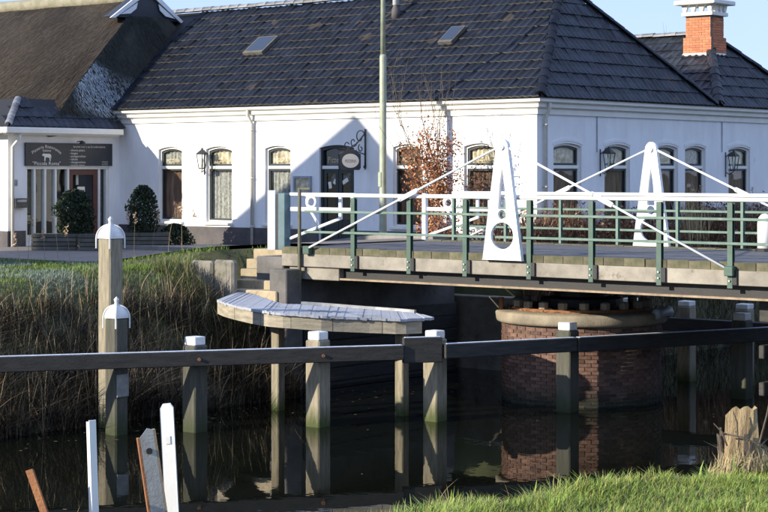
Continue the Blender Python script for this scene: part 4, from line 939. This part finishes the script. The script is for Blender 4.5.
# ------------------------------------------------------------------ gates
def gate(a0, bq, z0, label, Lg=1.75, post=True, k=1.0):
    G = thing('barrier_gate', label, 'gate', a0, bq, z0, 'white ornamental bridge gates')
    H = 1.06; r_ = .033
    if post: bx('hinge_post', m_white, G, a0-.05, a0+.05, bq-.05, bq+.05, z0-.02, z0+H+.02, bev=.008)
    m = MB(); m.box(a0+.051, a0+Lg, bq-.02, bq+.02, z0+H-.06, z0+H); m.build('top_bar', m_white, G, bev=.006)
    m = MB(); m.box(a0+.051, a0+Lg*.97, bq-.02, bq+.02, z0+H-.36, z0+H-.28); m.build('middle_bar', m_white, G, bev=.006)
    for x in (.79, .965): 
        m = MB(); m.box(a0+Lg*x-.035, a0+Lg*x+.035, bq-.021, bq+.021, z0+(H-.5 if x < .9 else H-.36), z0+H-.061); m.build('upright', m_white, G)
    m = MB(); m.tube([(a0+.05,bq,z0+.16),(a0+Lg*.8,bq,z0+H-.48)], r_, 8); m.build('brace', m_white, G)
    cx_ = a0+Lg*.36; cz_ = z0+H-.17; pts = []
    for i in range(26):
        t = pi*.6+i*2*pi*1.15/25; rr = .13-.05*i/25; pts.append((cx_+rr*1.05*cos(t), bq-.0, cz_+rr*sin(t)))
    pts = [(cx_+.2, bq, z0+.36),(cx_+.14, bq, z0+.5),(cx_+.05, bq, z0+.62),(cx_-.06,bq,z0+.74),(cx_-.12,bq,z0+.84)]+pts
    m = MB(); m.tube(pts, .028, 8); m.build('scroll', m_white, G, smooth=True)
    return G
gate(on_b(286, NB+.2), NB+.26, DZ-.02, 'white scrolled gate folded behind the left end of the near railing', post=False, Lg=1.72)
gate(on_b(425, FB+.35), FB+.35, DZ-.1, 'white scrolled gate in front of the brown-leaved tree', Lg=1.8)
gp = BL-.02; 
GPo = thing('gate_post', 'white and blue-green gate post at the left end of the bridge', 'post', gp-.25, NB+.2, DZ-.1)
g0 = on_b(268, NB+.12); g1 = on_b(284.5, NB+.12)
bx('white_board', m_white, GPo, g0, g0+.2, NB+.1, NB+.16, DZ-.08, DZ+1.08, bev=.01); bx('panel', m_bluegreen, GPo, g0+.26, g1, NB+.12, NB+.3, DZ-.08, DZ+1.03, bev=.01); bx('core', m_black, GPo, g0+.205, g0+.255, NB+.13, NB+.3, DZ-.08, DZ+1.0)
# ------------------------------------------------------------------ lamp post
la, lb = AB((383-384)/F*43, 43); LP = thing('lamp_post', 'tall grey-green street lamp post in front of the restaurant', 'street lamp', la, lb, GZ)
zst = CAMZ-(57-HZ)*43/F
m = MB(); m.lathe([(.1,0),(.1,.5),(.088,.6),(.08,zst-GZ),(.062,zst-GZ+.06)], (la,lb,GZ), 16); m.build('lower_shaft', m_lamp, LP, smooth=True)
m = MB(); m.lathe([(.06,zst-GZ+.06),(.045,9.6-GZ)], (la,lb,GZ), 16); m.build('upper_shaft', m_lamp, LP, smooth=True)
zb0, zb1 = CAMZ-(187-HZ)*43/F, CAMZ-(172-HZ)*43/F
bx('service_box', m_lamp, LP, la-.075, la+.02, lb-.1, lb-.02, zb0, zb1, bev=.01)
m = MB(); m.tube([(la,lb,9.55),(la,lb-.4,9.75),(la,lb-1.1,9.8)], .035, 8); m.build('arm', m_lamp, LP); m = MB(); m.hexa([(la-.14,lb-1.7,9.72),(la+.14,lb-1.7,9.72),(la+.14,lb-1.0,9.72),(la-.14,lb-1.0,9.72),(la-.08,lb-1.6,9.9),(la+.08,lb-1.6,9.9),(la+.08,lb-1.05,9.9),(la-.08,lb-1.05,9.9)]); m.build('lamp_head', m_lead, LP, bev=.02)
# ------------------------------------------------------------------ plants
def leafq(mb, p, size, col, asp=.6):
    n = len(mb.v); u = Vector((rnd(-1,1),rnd(-1,1),rnd(-1,1))).normalized(); v = u.cross(Vector((rnd(-1,1),rnd(-1,1),rnd(-1,1)))).normalized()*asp
    p = Vector(p); mb.v += [tuple(p-u*size), tuple(p+v*size), tuple(p+u*size), tuple(p-v*size)]; mb.c += [col]*4; mb.f.append([n,n+1,n+2,n+3]); mb.m.append(0)
def grow(mb, p, d, L, r, depth, tips, spread=.5, up=.15):
    pts = [p]; q = p.copy(); dd = d.copy(); n = 4; rs = [r]
    for i in range(n):
        dd = (dd+Vector((rnd(-.12,.12),rnd(-.12,.12),rnd(-.05,.1)+up*.3))).normalized(); q = q+dd*(L/n); pts.append(q.copy()); rs.append(r*(1-.55*(i+1)/n)); tips.append((q.copy(), depth))
    mb.tube(pts, rs, 5 if r > .01 else 3, cap=False)
    if depth > 0:
        for k in range(random.choice((2,3,3,4))):
            s = pts[random.choice((1,2,3,4,4))]; e = Vector((rnd(-1,1),rnd(-1,1),rnd(-.2,.6))).normalized(); grow(mb, s, (dd*(1-spread)+e*spread+Vector((0,0,up))).normalized(), L*rnd(.5,.75), r*.5, depth-1, tips, spread, up)
tY = 42.3; ta, tb = AB((435-384)/F*tY, tY)
BT = thing('beech_tree', 'young beech with dry orange-brown leaves by the restaurant wall', 'tree', ta, tb, GZ)
m = MB(); tips = []
random.seed(11)
for s in range(4):
    d = Vector((rnd(-.13,.13),rnd(-.13,.13),1)).normalized(); grow(m, Vector((ta+rnd(-.15,.15),tb+rnd(-.15,.15),GZ)), d, rnd(1.7,2.5), .03, 3, tips, .36, .25)
m.build('trunk', m_bark, BT)
lv = MB(); lv.c = []
for (q, dep) in tips:
    h = q.z-GZ; dist = sqrt((q.x-ta)**2+(q.y-tb)**2)
    if dist > .85 or h > 3.3: continue
    k = random.choice((1,3,4)) if dep < 3 else 1
    if h > 2.6: k = random.choice((0,0,1))
    for i in range(k):
        v = rnd(.6,1.5); c = random.choice(((.3,.11,.045),(.4,.17,.07),(.2,.075,.04),(.45,.24,.12))); leafq(lv, q+Vector((rnd(-.14,.14),rnd(-.14,.14),rnd(-.14,.14))), rnd(.025,.045), tuple(x*v for x in c))
cl = [(ta+random.gauss(0,.26)+.05, tb+random.gauss(0,.22), GZ+rnd(.1,2.8)) for _ in range(80)]
for i in range(6500):   # leaf clusters along the shoots
    v = rnd(.5,1.5); c = random.choice(((.3,.11,.045),(.4,.17,.07),(.2,.075,.04),(.45,.24,.12))); q = random.choice(cl)
    leafq(lv, (q[0]+random.gauss(0,.12), q[1]+random.gauss(0,.12), q[2]+random.gauss(0,.13)), rnd(.022,.042), tuple(x*v for x in c))
lv.build('crown', m_leafb, BT)
def bush(name, label, a, b, z, rx, h, cols, n, leaf, shape, cat='shrub'):
    B = thing(name, label, cat, a, b, z); lv = MB(); lv.c = []
    for i in range(n):
        t = rnd(0,1)**.8; rr = shape(t)*rx*(rnd(.0,1)**.35); an = rnd(0,2*pi); lump = 1+.34*mn.noise(Vector((cos(an)*1.6, sin(an)*1.6, t*4))); v = rnd(.6,1.4)*(1+.4*nz(an*2, t*9)); c = random.choice(cols)
        leafq(lv, (a+rr*cos(an)*lump, b+rr*sin(an)*lump, z+h*t), leaf*rnd(.7,1.3), tuple(x*v for x in c))
    lv.build('foliage', m_leafb, B); m = MB(); m.tube([(a,b,z-.05),(a+.02,b,z+h*.6)], [.04,.02], 6); m.build('stem', m_bark, B); return B
dkg = [(.02,.035,.015),(.03,.045,.018),(.014,.026,.013)]
q = pix(143, 249, GZ); cY = W(*q).y
bush('egg_shaped_shrub', 'dark egg-shaped evergreen shrub between the entrance and the first window', q[0], q[1], GZ+.25, .42, 1.35, dkg, 4200, .035, lambda t: (sqrt(max(0,1-((t-.36)/.66)**2)) if t > .36 else .72+.28*t/.36)*.95)
q2 = pix(75, 250, GZ)
bush('dark_shrub', 'bushy dark evergreen in the planter before the red-brown door', q2[0], q2[1], GZ+.3, .5, 1.2, dkg, 4200, .04, lambda t: sqrt(max(0,1-(t*1.7-.75)**2))*.95 if t < .98 else .2)
q3 = pix(175, 248, GZ); bush('low_shrub', 'low rounded dark shrub at the foot of the wall under the first window', q3[0], q3[1], GZ, .5, .62, dkg, 2500, .035, lambda t: sqrt(max(0,1-t*t)))
def planter(px0, px1, py, label):
    a0, b0 = pix(px0, py, GZ); a1, b1 = pix(px1, py, GZ); ac, bc_ = (a0+a1)/2, (b0+b1)/2; L_ = (Vector((a1,b1))-Vector((a0,b0))).length; an = atan2(b1-b0, a1-a0)
    P = thing('slatted_planter', label, 'planter', ac, bc_, GZ, 'slatted wooden planters'); P.rotation_euler[2] = TH+an
    bx('soil', m_ground, P, ac-L_/2+.03, ac+L_/2-.03, bc_+.03, bc_+.42, GZ, GZ+.38)
    for i in range(4):
        z = GZ+.02+i*.105
        bx('slat', m_stain, P, ac-L_/2, ac+L_/2, bc_-.0, bc_+.03, z, z+.085, bev=.006); bx('slat', m_stain, P, ac-L_/2, ac+L_/2, bc_+.43, bc_+.46, z, z+.085, bev=.006)
        for s in (-1, 1): bx('slat', m_stain, P, ac+s*(L_/2-.015)-.012, ac+s*(L_/2-.015)+.012, bc_+.031, bc_+.429, z, z+.085)
planter(31, 76, 251, 'long slatted wooden planter before the shop window'); planter(78, 99, 251.5, 'short slatted wooden planter before the red-brown door'); planter(122, 168, 249.5, 'slatted wooden planter under the egg-shaped shrub')
# ------------------------------------------------------------------ grass, reeds
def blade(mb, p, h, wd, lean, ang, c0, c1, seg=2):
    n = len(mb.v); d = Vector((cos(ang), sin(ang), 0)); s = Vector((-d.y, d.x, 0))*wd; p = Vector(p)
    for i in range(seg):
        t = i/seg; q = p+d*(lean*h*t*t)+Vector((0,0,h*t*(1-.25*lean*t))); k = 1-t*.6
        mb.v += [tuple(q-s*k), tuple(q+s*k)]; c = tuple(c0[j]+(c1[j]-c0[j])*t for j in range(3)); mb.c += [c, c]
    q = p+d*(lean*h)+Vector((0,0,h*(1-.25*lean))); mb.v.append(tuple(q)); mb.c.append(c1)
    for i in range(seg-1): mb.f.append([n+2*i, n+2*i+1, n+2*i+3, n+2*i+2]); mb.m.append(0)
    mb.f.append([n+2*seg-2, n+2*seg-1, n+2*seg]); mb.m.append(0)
random.seed(3)
gr = MB(); gr.c = []
for i in range(150000):
    b = rnd(5, 12.5); a = -6.15+.2*(b-7.2)+rnd(0,1)**1.15*2.4
    ww = W(a, b)
    if ww.y < 6 or abs(ww.x) > ww.y*.24+.4: continue
    z = gsurf(a, b); k = nz(a, b, 2.1)+.5*nz(a, b, 6); edge = sm(-a+.2*(b-7.2), 5.4, 5.85)
    h = rnd(.035,.085)*(1+.9*max(-.3,k)) + edge*rnd(0,.08)*(1+k); v = rnd(.55,1.4)*(1+.25*k); dry = random.random() < .12+.35*edge*(k > -.1)
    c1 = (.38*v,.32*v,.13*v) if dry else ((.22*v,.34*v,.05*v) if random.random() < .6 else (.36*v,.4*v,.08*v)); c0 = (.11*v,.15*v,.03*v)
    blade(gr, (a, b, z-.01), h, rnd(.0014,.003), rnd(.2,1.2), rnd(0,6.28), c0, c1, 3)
for i in range(60000):   # the same lawn further along the bank, beyond the frame
    b = rnd(3, 24); a = -6.1+.2*(min(b,16)-7.2)+rnd(0,1)**1.6*7; ww = W(a, b)
    if ww.y < 4 or abs(ww.x) < ww.y*.24+.4 or abs(ww.x) > ww.y*.5+3: continue
    k = nz(a, b, 2.1); v = rnd(.55,1.4)*(1+.25*k); blade(gr, (a, b, gsurf(a, b)-.01), rnd(.04,.1), rnd(.003,.006), rnd(.2,1.2), rnd(0,6.28), (.08*v,.1*v,.025*v), (.18*v,.25*v,.045*v), 2)
for i in range(40):   # weeds and dead stems along the edge
    b = rnd(6.5, 12); a = -5.75+.2*(b-7.2)+rnd(-.1,.25); z = gsurf(a, b); v = rnd(.6,1.2)
    if random.random() < .5: blade(gr, (a, b, z), rnd(.12,.28), .0025, rnd(.1,.9), rnd(0,6.28), (.2*v,.13*v,.07*v), (.32*v,.22*v,.12*v), 4)
    else:
        for q in range(12): blade(gr, (a+rnd(-.04,.04), b+rnd(-.04,.04), z), rnd(.07,.17), rnd(.004,.008), rnd(.3,1.1), rnd(0,6.28), (.1*v,.14*v,.03*v), (.24*v,.32*v,.07*v), 3)
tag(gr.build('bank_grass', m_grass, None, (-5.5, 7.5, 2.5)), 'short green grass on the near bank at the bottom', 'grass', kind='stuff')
g2 = MB(); g2.c = []
for i in range(56000):
    a = rnd(-37, -24.7); b = rnd(18.5, 27.9)
    if b > 26.95 and a < BL-1.75: continue
    if a > BL-1.4 and b > 25.6: continue
    ww = W(a, b)
    if abs(ww.x+0) > ww.y*.235: continue
    z = gsurf(a, b); k = nz(a, b, .6)
    if z < 1.35: continue
    fro = .8*sm(nz(a, b, .9)+ (.08 if ww.x/ww.y < -.148 else -.6), -.05, .3); v = rnd(.7,1.3)
    c1 = [.17*v, .25*v, .04*v]; c1 = [c1[j]*(1-fro*.75)+(.34,.4,.45)[j]*v*fro*.75 for j in range(3)]
    blade(g2, (a, b, z-.01), rnd(.05,.12)*(1+.6*max(0,k)), rnd(.005,.009), rnd(.1,.9), rnd(0,6.28), (.05*v,.07*v,.02*v), tuple(c1), 2)
for i in range(2600):
    a = rnd(on_b(184, 25.6), on_b(250, 25.6)); b = rnd(24.7, 25.74); z = gz(a, b); v = rnd(.7,1.3)
    blade(g2, (a, b, z-.02), rnd(.1,.38), rnd(.005,.008), rnd(.1,.8), rnd(0,6.28), (.06*v,.08*v,.025*v), random.choice(((.13*v,.18*v,.04*v),(.24*v,.2*v,.1*v))), 3)
tag(g2.build('verge_grass', m_grass, None, (-31, 23, 2.2)), 'green and partly frosted grass on the far bank below the road', 'grass', kind='stuff')
rd = MB(); rd.c = []
def reedcol():
    v = rnd(.3,1.2); c = random.choice(((.34,.26,.15),(.13,.1,.065),(.1,.08,.055),(.11,.085,.06),(.28,.21,.12),(.07,.06,.045),(.09,.09,.08))); return tuple(x*v for x in c)
for i in range(24000):
    a = -23.3-rnd(0,1)**1.2*2.2; b = rnd(15.5, 25.9)
    ww = W(a, b)
    if abs(ww.x) > ww.y*.235: continue
    kk = nz(a, b, .5)
    if nz(a, b, 1.5) < -.12 and random.random() < .75: continue
    z = max(-.1, gz(a, b)); top = sm(-a, 23.3, 26.9)
    h = rnd(.3, 1.0)*(1.15-.8*top)*(1+.9*kk); c = reedcol()
    if b > 24.6 and a > -25.2: h *= .6
    if random.random() < .5: blade(rd, (a, b, z-.05), h, rnd(.004,.008), rnd(.1,1.3), rnd(0,6.28), tuple(x*.8 for x in c), c, 3)
    else: blade(rd, (a, b, z-.05), h*.8, rnd(.007,.013), rnd(.5,1.7), rnd(0,6.28), tuple(x*.7 for x in c), c, 4)
for i in range(1700):
    a = -23.3-rnd(0,1)*2.4; b = rnd(15.5, 25.6)
    if abs(W(a, b).x) > W(a, b).y*.235: continue
    v = rnd(.35,1.0); blade(rd, (a, b, max(-.1, gz(a, b))-.05), rnd(.5,1.15)*(1.1-.4*sm(-a,23.3,25.7)), rnd(.005,.009), random.choice((.1,.2,.4,.9,1.4)), rnd(0,6.28), (.25*v,.19*v,.11*v), (.46*v,.36*v,.22*v), 4)
def plume_reed(mb, a, b, z, h, lean=.15):
    an = rnd(0,6.28); c = (.4,.3,.17); blade(mb, (a,b,z), h, .007, lean, an, (.22,.17,.09), c, 4)
    tp = Vector((a+cos(an)*lean*h, b+sin(an)*lean*h, z+h*(1-.25*lean)))
    for k in range(26):
        v = rnd(.7,1.3); leafq(mb, tp+Vector((rnd(-.03,.03),rnd(-.03,.03),rnd(-.2,.05))), rnd(.02,.045), (.42*v,.3*v,.19*v), .35)
for px, py, z in ((58,250,2.2),(141,262,2),(152,264,2.0),(134,268,2.0),(168,262,2.05),(182,262,2.1),(45,275,1.8),(70,300,1.4),(196,288,1.5),(20,300,1.5),(28,262,2.1)):
    q = pix(px, py+22, z-.25); plume_reed(rd, q[0], q[1], max(0,gz(*q))-.05, rnd(.75,1.25), rnd(.1,.35))
tag(rd.build('reed_bank', m_reed, None, (-25, 21, 0)), 'tangled dry brown reeds covering the far bank on the left', 'reeds', kind='stuff')
# dry hedge and reeds by the shaded side wall
hd = MB(); hd.c = []
for i in range(15000):
    a = rnd(-24.1, -22.9); b = rnd(32.6, 48); z = max(-.1, gz(a, b)); h = rnd(.6,1.4)*(1+.35*nz(a, b, .8)); v = rnd(.6,1.7)
    c = random.choice(((.17,.085,.055),(.22,.12,.075),(.13,.07,.05),(.26,.18,.1))); c = tuple(x*v for x in c)
    blade(hd, (a, b, z-.05), h, rnd(.006,.013), rnd(.05,.8), rnd(0,6.28), tuple(x*.7 for x in c), c, 3)
    if random.random() < .5: leafq(hd, (a+rnd(-.2,.2), b+rnd(-.2,.2), z+h*rnd(.5,.9)), rnd(.03,.06), c)
for i in range(7000):
    a = rnd(-23.3, -22.1); b = rnd(31.9, 50); z = max(-.1, gz(a, b)); v = rnd(.5,1.4)
    blade(hd, (a, b, z-.05), rnd(.3,.9), rnd(.006,.013), rnd(.2,1.4), rnd(0,6.28), (.05*v,.04*v,.03*v), (.13*v,.1*v,.065*v), 3)
tag(hd.build('dry_hedge', m_reed, None, (-23, 40, 2)), 'mass of dry reddish brown growth along the shaded side wall', 'hedge', kind='stuff')
RT = MB(); RT.c = []
for i in range(130):
    u = on_a(rnd(682, 703), A0+.9); a = A0+.9+rnd(-.25,.25); h = rnd(1.0,1.85); an = rnd(0,6.28); v = rnd(.8,1.4)
    blade(RT, (a, u, GZ-.1), h, rnd(.008,.014), rnd(.05,.4), an, (.3*v,.22*v,.12*v), (.5*v,.38*v,.22*v), 3)
for px in (687, 692, 697, 701, 753): plume_reed(RT, A0+.9, on_a(px, A0+.9), GZ, rnd(1.5,1.95), .12)
tag(RT.build('tall_reed_clump', m_reed, None, (A0+.9, 42, GZ)), 'tall golden reed clump before the fourth side window', 'reeds', kind='stuff')
fl2 = MB(); fl2.c = []
for i in range(200):
    a = -23.3+abs(random.gauss(0,.9)) if i < 170 else rnd(-22, -9); b = rnd(14, 30); v = rnd(.5,1.2); n = len(fl2.v); an = rnd(0,6.28); l_ = rnd(.02,.05); u = Vector((cos(an),sin(an),0))*l_; v_ = Vector((-sin(an),cos(an),0))*l_*.5; p = Vector((a,b,.005))
    fl2.v += [tuple(p-u), tuple(p-v_), tuple(p+u), tuple(p+v_)]; fl2.c += [(.2*v,.13*v,.07*v)]*4; fl2.f.append([n,n+1,n+2,n+3]); fl2.m.append(0)
tag(fl2.build('floating_leaves', m_leafb, None, (-20, 22, 0)), 'scattered dead leaves floating on the dark canal', 'leaves', kind='stuff')
# white bollard at the right edge
# it stands on the far edge of the bridge
BO = thing('bollard', 'short white round-topped bollard by the far railing at the right edge', 'bollard', on_b(765, FB-.35), FB-.35, DZ-.02); x_ = on_b(765, FB-.35)
m = MB(); m.lathe([(.14,0),(.14,.52),(.12,.62),(.07,.68),(.0,.7)], (x_,FB-.35,DZ-.02), 16); m.build('shaft', m_white, BO, smooth=True); m = MB(); m.lathe([(.18,0),(.18,.05),(.141,.06)], (x_,FB-.35,DZ-.02), 16); m.build('base', m_girder, BO)
# ------------------------------------------------------------------ near bank: old marker posts and stump
def near_post(px0, py0, px1, py1, Y, wd, th_, mat, label, name, shape):
    X0, X1 = (px0-384)/F*Y, (px1-384)/F*Y; z0 = CAMZ-(py0-HZ)*Y/F; z1 = CAMZ-(py1-HZ)*Y/F
    d = (Vector((X0,Y,z0))-Vector((X1,Y,z1))); zb_ = 2.0; k = (z0-zb_)/(z0-z1); base = Vector((X0,Y,z0))-d*k; a, b = AB(base.x, base.y)
    O = bpy.data.objects.new(name, None); C.objects.link(O); O.location = base; d.normalize(); x = Vector((1,0,0)); x = (x-d*x.dot(d)).normalized(); y = d.cross(x)
    O.rotation_mode = 'QUATERNION'; O.rotation_quaternion = Matrix((x,y,d)).transposed().to_quaternion() @ Matrix.Rotation(shape.get('turn',0), 3, 'Z').to_quaternion(); ORI[O.name] = (0,0,0)
    L_ = (Vector((X0,Y,z0))-base).length; tag(O, label, 'post', 'old marker posts on the near bank')
    if shape['k'] == 'plank':
        P = plate([[(-wd/2,-.3),(wd/2,-.3),(wd/2,L_-.02),(wd/2-.015,L_),(-wd/2+.015,L_),(-wd/2,L_-.02)]], lambda u, v, dd_: (u, dd_-th_/2, v), th_); P.build('plank', mat, O, bev=.004)
        bx('label_plate', m_cap, O, -.012, .012, -th_/2-.004, -th_/2-.0005, L_-.2, L_-.16)
    elif shape['k'] == 'angle':
        m = MB(); m.box(-wd/2, wd/2, -th_/2, -th_/2+.008, -.3, L_); m.box(-wd/2, -wd/2+.008, -th_/2+.008, th_/2+wd*.4, -.3, L_-.01); m.build('angle_iron', mat, O)
    elif shape['k'] == 'channel':
        P = plate([[(-wd/2,-.3),(wd/2,-.3),(wd/2,L_-.0),(wd*.1,L_+.012),(-wd/2,L_-.03)], ell(0,L_-.1,.013,.013,10)], lambda u, v, dd_: (u, dd_, v), .006); P.build('web', mat, O)
        m = MB(); m.box(-wd/2-.012, -wd/2-.0005, -.0, .04, -.3, L_-.03); m.build('flange', m_rustp, O); m = MB(); m.box(wd/2+.0005, wd/2+.012, 0, .04, -.3, L_); m.build('flange', m_flange, O)
        m = MB(); m.tube([(0,-.015,L_-.1),(0,.008,L_-.1)], .016, 8); m.build('bolt', m_girder, O)
    return O
near_post(166.5, 404, 172, 512, 9.4, .066, .03, m_white, 'broad white painted marker plank, tallest at lower left', 'marker_post', {'k':'plank'})
near_post(91.5, 420, 94.5, 512, 9.0, .034, .03, m_white, 'narrow white marker post left of the grey steel post', 'marker_post', {'k':'angle', 'turn':.5})
near_post(146, 431, 158, 512, 9.2, .07, .03, m_galv, 'grey bolted steel post leaning against the white plank', 'marker_post', {'k':'channel', 'turn':.3})
near_post(31, 469, 46, 512, 8.9, .04, .04, m_rustp, 'short rusty leaning steel post at the bottom left corner', 'marker_post', {'k':'angle', 'turn':-.4})
dw = MB(); dw.c = []
for px, py, hh in ((67,512,.42),(70,512,.32),(58,512,.15),(182,512,.14),(185,512,.12),(180,512,.11)):
    Y = 9.0; q = AB((px-384)/F*Y, Y); blade(dw, (q[0], q[1], 2.25), hh, .004, rnd(.05,.3), rnd(0,6), (.2,.15,.07), (.3,.24,.12), 4)
tag(dw.build('dry_weeds', m_reed, None, (-6.5,5.5,2.2)), 'few dry weed stems between the marker posts', 'weeds', kind='stuff')
# stump
sY = 10.75; sX = (741-384)/F*sY; s_a, s_b = AB(sX, sY); sz = gz(s_a, s_b)
SU = thing('tree_stump', 'pale split tree stump with dry grass at the edge of the near bank', 'stump', s_a, s_b, sz-.05)
random.seed(21); m = MB(); k = 22; rows_ = 9; Hs = CAMZ-(414-HZ)*sY/F-sz
for j in range(rows_+1):
    t = j/rows_
    for i in range(k):
        an = 2*pi*i/k; r_ = (.1-.015*t+.045*(1-t)**3)*(1+.16*sin(3*an+1+t*.8)+.1*sin(7*an+t*3)+.05*sin(13*an-t*5)); zz_ = sz-.08+(Hs+.08)*t*(1+(.12*sin(an+2.2)+.02*sin(3*an)+.03*sin(7*an) if j == rows_ else .02*sin(5*an)))
        m.v.append((s_a+r_*cos(an), s_b+r_*sin(an), zz_))
for j in range(rows_):
    for i in range(k): q = (i+1) % k; m.f.append([j*k+i, j*k+q, (j+1)*k+q, (j+1)*k+i]); m.m.append(0)
n = len(m.v); m.v.append((s_a, s_b, sz+Hs*.86))
for i in range(k): m.f.append([rows_*k+i, rows_*k+(i+1) % k, n]); m.m.append(0)
m.build('trunk', m_stump, SU)
for k in range(7):   # loose bark strips
    an = rnd(3.4, 6.0); hb_ = rnd(.12,.24); x_ = s_a+.105*cos(an); y_ = s_b+.105*sin(an); d0 = Vector((cos(an), sin(an), 0)); t0 = Vector((-sin(an), cos(an), 0))*rnd(.012,.025); z0 = sz+rnd(0,.1)
    q = Vector((x_, y_, z0)); e = Vector((x_, y_, z0+hb_))+d0*rnd(-.005,.03); bs = MB(); bs.hexa([q-t0, q+t0, q+t0+d0*.012, q-t0+d0*.012, e-t0*.6, e+t0*.6, e+t0*.6+d0*.01, e-t0*.6+d0*.01]); bs.build('bark_strip', m_bark, SU)
tw_ = MB()
for (x0, z0, x1, z1) in ((.08,.2,.15,.52),(-.1,.2,-.18,.33),(-.04,.25,-.07,.4),(.1,.12,.3,.07),(.1,.05,.28,.0),(-.13,.27,.1,.2)):
    w0 = Vector((sX+x0, sY-.11, 0)); w1 = Vector((sX+x1, sY-.13, 0)); p0 = AB(w0.x, w0.y); p1 = AB(w1.x, w1.y); tw_.tube([(p0[0],p0[1],sz+z0),((p0[0]+p1[0])/2+.01,(p0[1]+p1[1])/2,sz+(z0+z1)/2+.015),(p1[0],p1[1],sz+z1)], [.006,.005,.003], 5)
tw_.build('twig', m_bark, SU)
dg = MB(); dg.c = []
for i in range(2200):
    an = rnd(0,6.28); r_ = rnd(.09,.24); v = rnd(.7,1.3); wv = (s_a+r_*cos(an), s_b+r_*sin(an)); blade(dg, (wv[0],wv[1],gz(*wv)-.01), rnd(.08,.26)*(1.4-r_*3), .003, rnd(.2,1.2), an+pi+rnd(-.9,.9), (.22*v,.17*v,.08*v), (.42*v,.33*v,.17*v), 3)
tag(dg.build('dry_grass_tuft', m_grass, SU), kind='stuff')
# ------------------------------------------------------------------ bare trees far behind and the house whose gable shades the front door
random.seed(5)
for px, Y, top, lab in ((655,92,24,'thin bare tree left of three above the wing roof'),(669,95,18,'thin bare tree in the middle of three above the wing roof'),(684,90,26,'thin bare tree nearest the chimney above the wing roof')):
    a, b = AB((px-384)/F*Y, Y); H = CAMZ-(top-HZ)*Y/F-GZ; T = thing('bare_tree', lab, 'tree', a, b, GZ, 'bare trees behind the wing'); m = MB(); tips = []
    m.tube([(a,b,GZ-.1),(a+.05,b,GZ+H*.55)], [.12,.05], 6, cap=False); m.build('trunk', m_bark, T); m = MB()
    for k in range(9): grow(m, Vector((a+.04,b,GZ+H*rnd(.35,.56))), Vector((rnd(-.5,.5),rnd(-.5,.5),1)).normalized(), H*.22, .03, 2, tips, .4, .3)
    m.build('crown', m_bark, T)
gx = on_b(356, B0); gzp = zat(117.5, gx, B0); Dh = 17.0
ha, hb = gx+Sab[0]*Dh, B0+Sab[1]*Dh; hz = gzp+Dh*math.tan(SUN_EL)
HO = thing('brick_house', 'two-storey brick house with tiled gable across the street', 'building', ha, hb, GZ); HO.rotation_euler[2] = TH+(pi/2-SUN_OFF)*0
hw, hl, ezz = 3.7, 8, 0
pitch = 2.6/3.0; ev = hz-hw*pitch
ux = Vector((Sab[1], -Sab[0], 0)); uy = Vector((Sab[0], Sab[1], 0)); c_ = Vector((ha, hb, 0))
def hp_(x, y, z): return c_+ux*x+uy*y+Vector((0,0,z))
m = MB(); m.prism([hp_(-hw+.2,0,GZ-.3), hp_(hw-.2,0,GZ-.3), hp_(hw-.2,0,ev+.1), hp_(0,0,hz-.15), hp_(-hw+.2,0,ev+.1)], uy*hl); m.build('wall', m_brick, HO)
for s in (-1, 1):
    m = MB(); q = [hp_(0,-.2,hz-.12), hp_(s*hw,-.2,ev-.12), hp_(s*hw,hl+.2,ev-.12), hp_(0,hl+.2,hz-.12)]; m.hexa(q+[v+Vector((0,0,.12)) for v in q]); m.build('roof', m_tile2, HO)
for x in (-1.8, 0, 1.8):
    for z in (GZ+.9, GZ+3.6):
        m = MB(); q = [hp_(x-.5,-.03,z), hp_(x+.5,-.03,z), hp_(x+.5,.1,z), hp_(x-.5,.1,z)]; m.hexa(q+[v+Vector((0,0,1.5)) for v in q]); wn = m.build('window', m_trim, HO)
        m = MB(); q = [hp_(x-.42,-.04,z+.08), hp_(x+.42,-.04,z+.08), hp_(x+.42,-.031,z+.08), hp_(x-.42,-.031,z+.08)]; m.hexa(q+[v+Vector((0,0,1.34)) for v in q]); m.build('pane', m_glass, wn)
